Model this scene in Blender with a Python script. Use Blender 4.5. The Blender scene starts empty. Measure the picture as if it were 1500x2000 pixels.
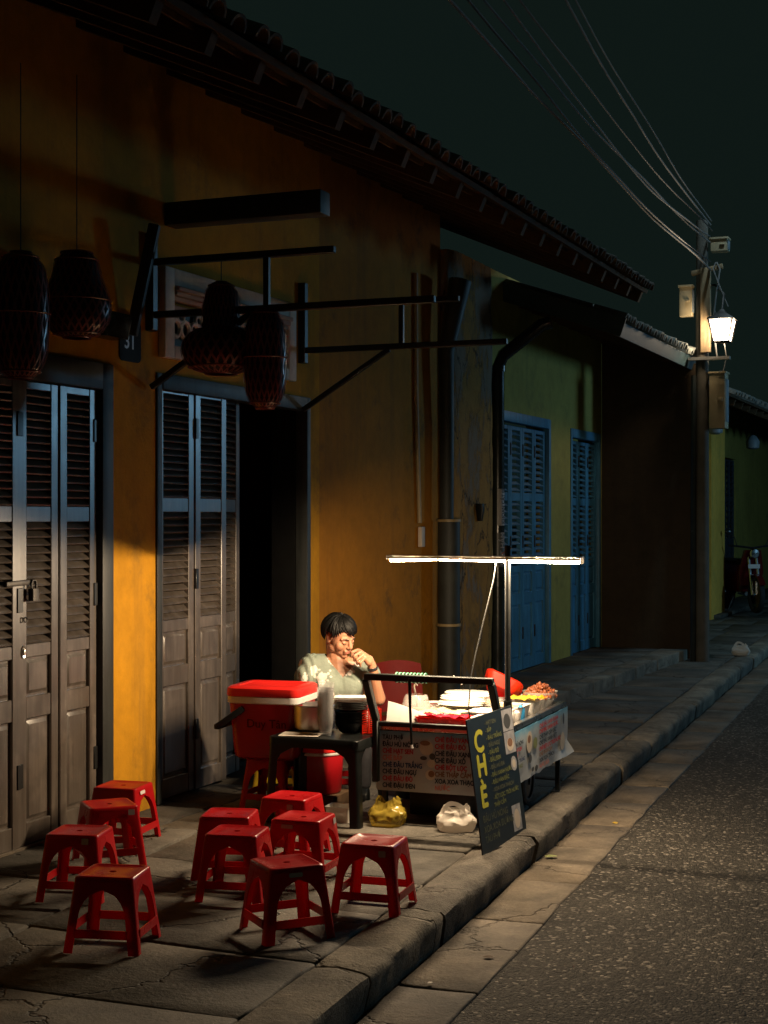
import bpy, bmesh, math, random
from mathutils import Vector, Matrix, noise
R = math.radians
PI = math.pi
random.seed(7)
S = bpy.context.scene
COL = S.collection

# ---------------------------------------------------------------- camera
cd = bpy.data.cameras.new('camera')
cd.sensor_fit = 'VERTICAL'; cd.sensor_height = 36.0; cd.lens = 54.0
cd.shift_y = 0.004; cd.clip_start = 0.05; cd.clip_end = 500
cam = bpy.data.objects.new('camera', cd); COL.objects.link(cam)
cam.location = (0, 0, 1.5); cam.rotation_euler = (R(90), 0, R(22.2))
S.camera = cam
# ---------------------------------------------------------------- night sky
W = bpy.data.worlds.new('World'); S.world = W; W.use_nodes = True
bg = W.node_tree.nodes['Background']
bg.inputs['Color'].default_value = (0.0046, 0.0088, 0.0074, 1)
bg.inputs['Strength'].default_value = 1.0
S.view_settings.view_transform = 'Standard'; S.view_settings.look = 'None'
S.view_settings.exposure = 0.0; S.view_settings.gamma = 1.0
S.view_settings.use_curve_mapping = False
S.cycles.use_denoising = True
S.cycles.max_bounces = 8; S.cycles.diffuse_bounces = 4; S.cycles.transparent_max_bounces = 12
S.cycles.sample_clamp_indirect = 4.0
S.cycles.caustics_reflective = False; S.cycles.caustics_refractive = False
LED_COLOR = (1.0, 0.745, 0.475); LED_STRENGTH = 90.0; LED_POWER = 210.0     # tube light over the cart: glow of the diffuser, light it gives
LANTERN_POWER = 30.0                                     # street lantern by the pole
ASSUMED_LAMP_POWER = 400.0                                   # assumed cool lamp across the street, out of view
PENDANT_LAMP_POWER = 190.0                                    # cool lamp on the assumed wire, seen only as a glow

# ---------------------------------------------------------------- materials
def nt(name):
    m = bpy.data.materials.new(name); m.use_nodes = True
    n = m.node_tree.nodes; l = m.node_tree.links
    return m, n, l, n['Principled BSDF']
def ramp(n, stops):
    r = n.new('ShaderNodeValToRGB')
    while len(r.color_ramp.elements) < len(stops): r.color_ramp.elements.new(0.5)
    for e, (p, c) in zip(r.color_ramp.elements, stops):
        e.position = p; e.color = (*c, 1)
    return r
def coords(n, l, scale=(1, 1, 1), kind='Object', rand=True):
    tc = n.new('ShaderNodeTexCoord'); mp = n.new('ShaderNodeMapping')
    mp.inputs['Scale'].default_value = scale
    l.new(tc.outputs[kind], mp.inputs['Vector'])
    if rand:
        oi = n.new('ShaderNodeObjectInfo'); ml = n.new('ShaderNodeMath'); ml.operation = 'MULTIPLY'
        ml.inputs[1].default_value = 37.0; l.new(oi.outputs['Random'], ml.inputs[0])
        l.new(ml.outputs[0], mp.inputs['Location'])
    return mp
def noise_n(n, l, mp, scale, detail=5, rough=.6):
    t = n.new('ShaderNodeTexNoise'); t.inputs['Scale'].default_value = scale
    t.inputs['Detail'].default_value = detail; t.inputs['Roughness'].default_value = rough
    l.new(mp.outputs[0], t.inputs['Vector']); return t
def bump_n(n, l, bs, height, strength=.3, dist=.01):
    b = n.new('ShaderNodeBump'); b.inputs['Strength'].default_value = strength
    b.inputs['Distance'].default_value = dist
    l.new(height, b.inputs['Height']); l.new(b.outputs[0], bs.inputs['Normal']); return b
def mixc(n, l, fac, a, b, mode='MIX'):
    m = n.new('ShaderNodeMix'); m.data_type = 'RGBA'; m.blend_type = mode
    if isinstance(fac, (int, float)): m.inputs[0].default_value = fac
    else: l.new(fac, m.inputs[0])
    for k, v in ((6, a), (7, b)):
        if isinstance(v, tuple): m.inputs[k].default_value = (*v, 1)
        else: l.new(v, m.inputs[k])
    return m.outputs[2]
MAT = {}
def plain(name, c, rough=.5, metal=0., var=.25, scale=6., bump=.1, bscale=40., spec=.5, coat=0., bdist=.004):
    """base colour broken up by soft noise, fine relief"""
    m, n, l, b = nt(name)
    mp = coords(n, l)
    t = noise_n(n, l, mp, scale, 6, .65)
    lo = tuple(x * (1 - var) for x in c); hi = tuple(min(1, x * (1 + var * .7)) for x in c)
    r = ramp(n, [(.3, lo), (.7, hi)]); l.new(t.outputs['Fac'], r.inputs[0])
    l.new(r.outputs[0], b.inputs['Base Color'])
    b.inputs['Roughness'].default_value = rough; b.inputs['Metallic'].default_value = metal
    b.inputs['Specular IOR Level'].default_value = spec
    if coat: b.inputs['Coat Weight'].default_value = coat
    rr = n.new('ShaderNodeMapRange'); rr.inputs[3].default_value = max(.03, rough - .1); rr.inputs[4].default_value = min(1, rough + .12)
    l.new(t.outputs['Fac'], rr.inputs[0]); l.new(rr.outputs[0], b.inputs['Roughness'])
    if bump:
        t2 = noise_n(n, l, mp, bscale, 4, .6); bump_n(n, l, b, t2.outputs['Fac'], bump, bdist)
    MAT[name] = m; return m
def plastic(name, c, rough=.28, trans=.25, var=.15):
    """moulded plastic that lets some light through"""
    m = plain(name, c, rough, 0, var, 3., .05, 60., .38)
    n = m.node_tree.nodes; l = m.node_tree.links; b = n['Principled BSDF']; o = n['Material Output']
    tr = n.new('ShaderNodeBsdfTranslucent'); tr.inputs[0].default_value = (*[min(1, x * 1.25) for x in c], 1)
    mx = n.new('ShaderNodeMixShader'); mx.inputs[0].default_value = trans
    l.new(b.outputs[0], mx.inputs[1]); l.new(tr.outputs[0], mx.inputs[2]); l.new(mx.outputs[0], o.inputs[0])
    return m
def clear(name, c, rough=.08, alpha=.7, tint=.5):
    """thin clear plastic: part see-through, part glossy film"""
    m, n, l, b = nt(name); o = n['Material Output']
    b.inputs['Base Color'].default_value = (*c, 1); b.inputs['Roughness'].default_value = rough
    t = n.new('ShaderNodeBsdfTransparent'); t.inputs[0].default_value = (*[min(1, 1 - tint + tint * x) for x in c], 1)
    mp = coords(n, l); t2 = noise_n(n, l, mp, 14, 3); bump_n(n, l, b, t2.outputs['Fac'], .25, .01)
    mx = n.new('ShaderNodeMixShader'); mx.inputs[0].default_value = 1 - alpha
    l.new(t.outputs[0], mx.inputs[1]); l.new(b.outputs[0], mx.inputs[2]); mx.inputs[0].default_value = alpha
    l.new(mx.outputs[0], o.inputs[0]); MAT[name] = m; return m
def emit(name, c, s):
    m, n, l, b = nt(name)
    b.inputs['Base Color'].default_value = (*c, 1)
    b.inputs['Emission Color'].default_value = (*c, 1); b.inputs['Emission Strength'].default_value = s
    MAT[name] = m; return m
def plaster(name, c, stain, c2=None, stain_amt=.55):
    """lime-washed wall: mottled paint, dark mould stains, scuffs and hairline cracks"""
    m, n, l, b = nt(name); mp = coords(n, l, rand=False)
    big = noise_n(n, l, mp, .9, 6, .62); fine = noise_n(n, l, mp, 9, 8, .7)
    r = ramp(n, [(.25, tuple(x * .72 for x in c)), (.55, c), (.8, c2 or tuple(min(1, x * 1.12) for x in c))])
    l.new(big.outputs['Fac'], r.inputs[0])
    rf = ramp(n, [(.3, (.82, .82, .82)), (.7, (1.06, 1.06, 1.06))]); l.new(fine.outputs['Fac'], rf.inputs[0])
    col = mixc(n, l, 1.0, r.outputs[0], rf.outputs[0], 'MULTIPLY')
    # mould blotches
    st = noise_n(n, l, mp, 2.1, 9, .74); mk = ramp(n, [(.56, (0, 0, 0)), (.70, (1, 1, 1))]); l.new(st.outputs['Fac'], mk.inputs[0])
    mm = n.new('ShaderNodeMath'); mm.operation = 'MULTIPLY'; mm.inputs[1].default_value = stain_amt; l.new(mk.outputs[0], mm.inputs[0])
    col = mixc(n, l, mm.outputs[0], col, stain)
    # rain streaks: noise stretched along z
    mp2 = coords(n, l, (5, 5, .35), rand=False); sk = noise_n(n, l, mp2, 1.3, 5, .6); k2 = ramp(n, [(.55, (0, 0, 0)), (.75, (1, 1, 1))])
    l.new(sk.outputs['Fac'], k2.inputs[0]); m2 = n.new('ShaderNodeMath'); m2.operation = 'MULTIPLY'; m2.inputs[1].default_value = .35
    l.new(k2.outputs[0], m2.inputs[0]); col = mixc(n, l, m2.outputs[0], col, stain)
    l.new(col, b.inputs['Base Color']); b.inputs['Roughness'].default_value = .85; b.inputs['Specular IOR Level'].default_value = .25
    f2 = noise_n(n, l, mp, 26, 8, .7); ad = n.new('ShaderNodeMath'); ad.operation = 'ADD'
    l.new(f2.outputs['Fac'], ad.inputs[0]); l.new(big.outputs['Fac'], ad.inputs[1])
    bump_n(n, l, b, ad.outputs[0], .35, .012)
    MAT[name] = m; return m
def cracked(name, c, stain):
    """old column plaster with flaking patches and branching cracks"""
    m = plaster(name, c, stain, stain_amt=.7); n = m.node_tree.nodes; l = m.node_tree.links; b = n['Principled BSDF']
    mp = coords(n, l, (1, 1, .45), rand=False)
    wv = noise_n(n, l, mp, 3, 6, .7); add = n.new('ShaderNodeMix'); add.data_type = 'VECTOR'; add.inputs[0].default_value = .25
    l.new(mp.outputs[0], add.inputs[4]); l.new(wv.outputs['Color'], add.inputs[5])
    v = n.new('ShaderNodeTexVoronoi'); v.feature = 'DISTANCE_TO_EDGE'; v.inputs['Scale'].default_value = 2.6
    l.new(add.outputs[1], v.inputs['Vector'])
    rk = ramp(n, [(.0, (1, 1, 1)), (.018, (0, 0, 0))]); l.new(v.outputs['Distance'], rk.inputs[0])
    src = b.inputs['Base Color'].links[0].from_socket
    pk = noise_n(n, l, mp, 1.7, 9, .72); pr = ramp(n, [(.5, (0, 0, 0)), (.54, (1, 1, 1))]); l.new(pk.outputs['Fac'], pr.inputs[0])
    c1 = mixc(n, l, pr.outputs[0], src, tuple(x * .75 + .05 for x in (c[0] * .6, c[1] * .8, c[2] * 2)))
    c2 = mixc(n, l, rk.outputs[0], c1, (.02, .015, .01)); l.new(c2, b.inputs['Base Color'])
    bn = n['Bump']; h = n.new('ShaderNodeMath'); h.operation = 'ADD'
    l.new(pr.outputs[0], h.inputs[0]); l.new(bn.inputs['Height'].links[0].from_socket, h.inputs[1]); l.new(h.outputs[0], bn.inputs['Height'])
    bn.inputs['Strength'].default_value = .8
    return m
def wood(name, c, rough=.42, dark=.45, axis=2, spec=.5, c3=None):
    m, n, l, b = nt(name)
    sc = [7., 7., 7.]; sc[axis] = .55
    mp = coords(n, l, tuple(sc)); t = noise_n(n, l, mp, 3.2, 8, .65)
    r = ramp(n, [(.25, tuple(x * dark for x in c)), (.5, c), (.78, c3 or tuple(min(1, x * 1.3) for x in c))])
    l.new(t.outputs['Fac'], r.inputs[0])
    mp2 = coords(n, l, (1, 1, 1)); w = noise_n(n, l, mp2, 5, 6, .7)      # worn, bleached patches
    rw = ramp(n, [(.5, (.8, .8, .8)), (.72, (1.25, 1.22, 1.18))]); l.new(w.outputs['Fac'], rw.inputs[0])
    l.new(mixc(n, l, 1., r.outputs[0], rw.outputs[0], 'MULTIPLY'), b.inputs['Base Color'])
    b.inputs['Specular IOR Level'].default_value = spec
    rr = n.new('ShaderNodeMapRange'); rr.inputs[3].default_value = rough - .1; rr.inputs[4].default_value = rough + .2
    l.new(w.outputs['Fac'], rr.inputs[0]); l.new(rr.outputs[0], b.inputs['Roughness'])
    bump_n(n, l, b, t.outputs['Fac'], .25, .004)
    MAT[name] = m; return m
def asphalt():
    m, n, l, b = nt('asphalt'); mp = coords(n, l, rand=False)
    v = n.new('ShaderNodeTexVoronoi'); v.inputs['Scale'].default_value = 80; l.new(mp.outputs[0], v.inputs['Vector'])
    v2 = n.new('ShaderNodeTexVoronoi'); v2.inputs['Scale'].default_value = 130; l.new(mp.outputs[0], v2.inputs['Vector'])
    sx = n.new('ShaderNodeSeparateColor'); l.new(v.outputs['Color'], sx.inputs[0])
    r = ramp(n, [(0, (.033, .031, .028)), (.6, (.055, .052, .046)), (.9, (.090, .085, .075)), (.985, (.30, .28, .25))]); r.color_ramp.interpolation = 'LINEAR'
    l.new(sx.outputs[0], r.inputs[0])
    d = noise_n(n, l, mp, .7, 6, .6); rd = ramp(n, [(.3, (.62, .61, .60)), (.72, (1.4, 1.34, 1.24))]); l.new(d.outputs['Fac'], rd.inputs[0])
    l.new(mixc(n, l, 1., r.outputs[0], rd.outputs[0], 'MULTIPLY'), b.inputs['Base Color'])
    b.inputs['Roughness'].default_value = .8; b.inputs['Specular IOR Level'].default_value = .18
    a = n.new('ShaderNodeMath'); a.operation = 'ADD'; l.new(v.outputs['Distance'], a.inputs[0]); l.new(v2.outputs['Distance'], a.inputs[1])
    inv = n.new('ShaderNodeMath'); inv.operation = 'MULTIPLY'; inv.inputs[1].default_value = -1; l.new(a.outputs[0], inv.inputs[0])
    bump_n(n, l, b, inv.outputs[0], .9, .009); MAT['asphalt'] = m
def stone(name, c, var=.35, scale=2.2, rough=.8, grit=.35):
    """paving: blotched, gritty, with worn pale areas; each piece gets its own tone"""
    m, n, l, b = nt(name); mp = coords(n, l)
    t = noise_n(n, l, mp, scale, 9, .7); f = noise_n(n, l, mp, 60, 5, .7)
    r = ramp(n, [(.28, tuple(x * (1 - var) for x in c)), (.52, c), (.75, tuple(min(1, x * (1 + var)) for x in c))]); l.new(t.outputs['Fac'], r.inputs[0])
    rf = ramp(n, [(.25, (.72, .72, .72)), (.75, (1.18, 1.18, 1.18))]); l.new(f.outputs['Fac'], rf.inputs[0])
    col = mixc(n, l, 1., r.outputs[0], rf.outputs[0], 'MULTIPLY')
    oi = n.new('ShaderNodeObjectInfo'); ro = ramp(n, [(0, (.72, .72, .74)), (1, (1.22, 1.19, 1.12))]); l.new(oi.outputs['Random'], ro.inputs[0])
    col = mixc(n, l, 1., col, ro.outputs[0], 'MULTIPLY')
    ge = n.new('ShaderNodeNewGeometry'); mw = n.new('ShaderNodeMapping'); l.new(ge.outputs['Position'], mw.inputs['Vector'])   # grime that runs on across the joints
    gr = noise_n(n, l, mw, 1.7, 8, .68); rg = ramp(n, [(.36, (.45, .46, .46)), (.56, (1.0, 1.0, 1.0)), (.72, (1.3, 1.26, 1.18))]); l.new(gr.outputs['Fac'], rg.inputs[0])
    col = mixc(n, l, 1., col, rg.outputs[0], 'MULTIPLY')
    wp = noise_n(n, l, mw, 2.4, 5, .6); wm = n.new('ShaderNodeMix'); wm.data_type = 'VECTOR'; wm.inputs[0].default_value = .32; l.new(mw.outputs[0], wm.inputs[4]); l.new(wp.outputs['Color'], wm.inputs[5])
    ck = n.new('ShaderNodeTexVoronoi'); ck.feature = 'DISTANCE_TO_EDGE'; ck.inputs['Scale'].default_value = 1.5; l.new(wm.outputs[1], ck.inputs['Vector'])
    kr = ramp(n, [(.0, (.25, .25, .25)), (.010, (1, 1, 1))]); l.new(ck.outputs['Distance'], kr.inputs[0])
    l.new(mixc(n, l, 1. if name == 'slab' else .3, col, kr.outputs[0], 'MULTIPLY'), b.inputs['Base Color'])
    b.inputs['Roughness'].default_value = rough; b.inputs['Specular IOR Level'].default_value = .35
    a = n.new('ShaderNodeMath'); a.operation = 'ADD'; l.new(t.outputs['Fac'], a.inputs[0])
    fm = n.new('ShaderNodeMath'); fm.operation = 'MULTIPLY'; fm.inputs[1].default_value = grit; l.new(f.outputs['Fac'], fm.inputs[0]); l.new(fm.outputs[0], a.inputs[1])
    a2 = n.new('ShaderNodeMath'); a2.operation = 'ADD'; l.new(a.outputs[0], a2.inputs[0]); l.new(kr.outputs[0], a2.inputs[1])
    a3 = n.new('ShaderNodeMath'); a3.operation = 'ADD'; l.new(a2.outputs[0], a3.inputs[0]); l.new(gr.outputs['Fac'], a3.inputs[1])
    bump_n(n, l, b, a3.outputs[0], .8, .018); MAT[name] = m; return m

asphalt()
stone('slab', (.132, .12, .10), .5, 1.6); stone('kerb_stone', (.225, .20, .16), .5, 6., .85, .9); stone('gutter_concrete', (.18, .15, .115), .4, 3.)
plain('mortar', (.06, .055, .045), .95, 0, .4, 8, .5, 60); plain('dirt', (.07, .065, .05), .95, 0, .4, 1, .5, 30)
plaster('ochre', (.58, .27, .010), (.11, .075, .03)); plaster('ochre_old', (.47, .19, .012), (.075, .055, .028), stain_amt=.75)
cracked('ochre_cracked', (.42, .22, .05), (.05, .045, .03))
plaster('pale_yellow', (.85, .50, .09), (.4, .3, .1), stain_amt=.3); plaster('olive_yellow', (.40, .33, .08), (.10, .10, .05)); plaster('shade_plaster', (.07, .05, .03), (.03, .03, .02))
plaster('white_plaster', (.80, .74, .66), (.45, .4, .34), stain_amt=.4); plaster('pink_plaster', (.52, .36, .28), (.3, .22, .18), stain_amt=.4)
wood('old_door', (.115, .094, .076), .30, .5, 2, .8, (.18, .155, .135)); MAT['old_door'].node_tree.nodes['Principled BSDF'].inputs['Coat Weight'].default_value = .35; MAT['old_door'].node_tree.nodes['Principled BSDF'].inputs['Coat Roughness'].default_value = .3; wood('old_door_edge', (.17, .14, .105), .4)
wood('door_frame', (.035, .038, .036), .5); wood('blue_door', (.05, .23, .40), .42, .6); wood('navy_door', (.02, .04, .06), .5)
wood('rafter', (.10, .06, .032), .8, .5, 0, .2); wood('board', (.075, .05, .03), .85, .5, 1, .2); wood('pole_wood', (.34, .24, .13), .7, .35, 2, .3)
plain('tile_clay', (.10, .07, .045), .9, 0, .5, 5, .5, 30); plain('tile_pale', (.24, .25, .22), .9, 0, .4, 5, .5, 30)
plain('teal_paint', (.03, .06, .065), .6, 0, .3); plain('concrete_pole', (.10, .09, .07), .85, 0, .3, 5, .4, 40)
plain('shade_black', (.006, .006, .006), .9, 0, .3, 8, .1, 60, .1); plain('black_metal', (.012, .013, .013), .38, .0, .3, 8, .1, 60); plain('cart_frame', (.006, .009, .008), .45, 0, .3, 9, .1, 60)
plain('steel', (.62, .60, .56), .27, 1., .15, 8, .06, 60); plain('aluminium', (.55, .53, .50), .38, 1., .15, 8, .1, 50); plain('iron', (.05, .045, .04), .5, .7, .4, 20, .2, 60)
plain('black_plastic', (.005, .006, .006), .34, 0, .3, 6, .1, 60, .3); plain('grey_plastic', (.08, .08, .075), .4)
plain('downpipe', (.022, .026, .024), .22, 0, .3, 7, .08, 40, .6); plain('downpipe_old', (.03, .034, .03), .6, 0, .5, 4, .3, 30)
plain('conduit', (.36, .27, .13), .5, 0, .25); plain('wire', (.16, .155, .145), .6, 0, .2, 5, 0); plain('wire_dark', (.03, .03, .03), .5, 0, .2, 5, 0)
plastic('red_stool', (.50, .010, .014), .27, .34); plastic('red_cooler', (.36, .008, .012), .3, .04); plastic('red_lid', (.66, .020, .016), .32, .05)
plastic('red_basket', (.70, .03, .012), .3, .3); plastic('dark_red_chair', (.12, .006, .005), .55, .1); MAT['dark_red_chair'].node_tree.nodes['Principled BSDF'].inputs['Specular IOR Level'].default_value = .1; plastic('white_plastic', (.75, .72, .68), .35, .2)
plastic('yellow_plastic', (.62, .42, .03), .35, .15); plastic('white_bag', (.70, .66, .60), .4, .35); plastic('blue_plastic', (.04, .30, .62), .35, .2)
clear('clear_plastic', (.82, .82, .80), .12, .28); clear('cup_plastic', (.9, .9, .89), .10, .08, .05); clear('yellow_bag', (.45, .33, .05), .2, .55); clear('milky_box', (.80, .77, .70), .3, .7)
plain('sticker', (.36, .34, .33), .5, 0, .15, 9, 0); plain('sticker_white', (.70, .62, .58), .5, 0, .12, 9, 0)
plain('skin', (.44, .215, .125), .5, 0, .10, 14, .06, 120); MAT['skin'].node_tree.nodes['Principled BSDF'].inputs['Subsurface Weight'].default_value = .12
MAT['skin'].node_tree.nodes['Principled BSDF'].inputs['Subsurface Radius'].default_value = (.012, .004, .002)
plain('lips', (.42, .15, .11), .4, 0, .1); plain('brow', (.03, .02, .016), .8, 0, .2); plain('hair', (.003, .003, .003), .5, 0, .3, 30, .3, 90, .2)
plain('trousers', (.03, .03, .035), .85, 0, .3, 20, .3, 120); plain('watch', (.02, .02, .022), .35)
plain('lantern_weave', (.17, .024, .014), .3, 0, .4, 9, .1, 40, .6); plain('lantern_cloth', (.016, .003, .003), .8, 0, .3)
plain('box_beige', (.42, .34, .20), .55, 0, .15); plain('box_grey', (.22, .26, .28), .5, 0, .15); plain('enamel_plate', (.02, .03, .035), .75, 0, .3, 6, .1, 40, .15)
plain('enamel_white', (.5, .5, .48), .4, 0, .1, 4, 0); plain('ink_dark', (.025, .035, .05), .7, 0, .2, 9, 0); plain('ink_red', (.50, .03, .035), .7, 0, .15, 9, 0)
plain('ink_pale_red', (.62, .22, .18), .7, 0, .15, 9, 0); plain('ink_navy', (.03, .06, .16), .7, 0, .2, 9, 0); plain('ink_yellow', (.62, .58, .03), .6, 0, .12, 5, 0)
plain('ink_olive', (.22, .24, .07), .6, 0, .2, 5, 0); plain('ink_dim', (.13, .14, .08), .6, 0, .2, 5, 0); plain('board_black', (.010, .016, .016), .42, 0, .3, 4, .05, 40)
plain('print_cream', (.60, .52, .42), .6, 0, .1, 6, 0); plain('print_brown', (.26, .13, .06), .6, 0, .3, 30, 0); plain('print_dark', (.06, .06, .055), .6, 0, .3, 30, 0)
plain('print_green', (.22, .25, .09), .6, 0, .3, 30, 0); plain('print_grey', (.36, .36, .38), .6, 0, .4, 18, 0); plain('cable_green', (.05, .22, .12), .5)
plain('red_jelly', (.55, .02, .04), .15, 0, .4, 30, .3, 50); plain('cream_food', (.72, .60, .32), .35, 0, .2, 12, .3, 40); plain('white_food', (.82, .78, .70), .4, 0, .1, 10, .2, 30)
plain('orange_fruit', (.80, .30, .015), .35, 0, .3, 20, .3, 40); plain('yellow_fruit', (.80, .55, .05), .35, 0, .25, 20, .3, 40); plain('brown_nut', (.30, .09, .035), .45, 0, .45, 40, .4, 60)
plain('glass_bottle', (.10, .08, .06), .1); plain('paper', (.62, .56, .48), .7, 0, .12, 6, .2, 20); plain('rubber', (.012, .012, .012), .75, 0, .3, 10, .2, 40)
plain('bike_red', (.09, .004, .005), .2, 0, .1, 4, 0); plain('bike_dark', (.015, .015, .018), .3); plain('chrome', (.8, .8, .82), .12, 1., .05, 4, 0); plain('leaf', (.10, .14, .03), .6)
def banner():
    m, n, l, b = nt('banner'); tc = n.new('ShaderNodeTexCoord'); sp = n.new('ShaderNodeSeparateXYZ'); l.new(tc.outputs['Object'], sp.inputs[0])
    mp = coords(n, l); t = noise_n(n, l, mp, 5, 5); ad = n.new('ShaderNodeMath'); ad.operation = 'MULTIPLY_ADD'; ad.inputs[1].default_value = .10
    l.new(t.outputs['Fac'], ad.inputs[0]); l.new(sp.outputs['Z'], ad.inputs[2])          # printed sky fading into pale ground
    r = ramp(n, [(.40, (.40, .44, .48)), (.455, (.38, .47, .54)), (.485, (.20, .42, .58)), (.515, (.06, .27, .48))]); l.new(ad.outputs[0], r.inputs[0])
    l.new(r.outputs[0], b.inputs['Base Color']); b.inputs['Roughness'].default_value = .45
    t2 = noise_n(n, l, mp, 7, 3); bump_n(n, l, b, t2.outputs['Fac'], .4, .012); MAT['banner'] = m
banner()
def blouse_mat():
    m, n, l, b = nt('blouse'); mp = coords(n, l, rand=False)
    v = n.new('ShaderNodeTexVoronoi'); v.inputs['Scale'].default_value = 12; l.new(mp.outputs[0], v.inputs['Vector'])
    wv = n.new('ShaderNodeTexVoronoi'); wv.inputs['Scale'].default_value = 48; l.new(mp.outputs[0], wv.inputs['Vector'])
    ad = n.new('ShaderNodeMath'); ad.operation = 'MULTIPLY_ADD'; ad.inputs[1].default_value = .35; l.new(wv.outputs['Distance'], ad.inputs[0]); l.new(v.outputs['Distance'], ad.inputs[2])
    r = ramp(n, [(.0, (.55, .36, .32)), (.36, (.62, .57, .52)), (.52, (.62, .58, .52)), (.56, (.21, .25, .205)), (1, (.185, .225, .185))]); r.color_ramp.elements[0].position = .05
    l.new(ad.outputs[0], r.inputs[0]); l.new(r.outputs[0], b.inputs['Base Color']); b.inputs['Roughness'].default_value = .8
    f = noise_n(n, l, mp, 22, 5); bump_n(n, l, b, f.outputs['Fac'], .4, .012); MAT['blouse'] = m
blouse_mat()
emit('led', LED_COLOR, LED_STRENGTH)
def lit_glass(name):      # frosted glass: glows and lets the light inside it out
    m = MAT[name]; n = m.node_tree.nodes; l = m.node_tree.links; t = n.new('ShaderNodeBsdfTransparent'); a = n.new('ShaderNodeAddShader')
    n['Principled BSDF'].inputs['Base Color'].default_value = (.02, .02, .02, 1); l.new(t.outputs[0], a.inputs[0]); l.new(n['Principled BSDF'].outputs[0], a.inputs[1]); l.new(a.outputs[0], n['Material Output'].inputs[0])
lit_glass('led'); emit('lantern_glass', (1.0, .80, .60), 9.0); lit_glass('lantern_glass'); emit('cool_lamp', (.75, .92, 1.0), 30.0)

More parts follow.
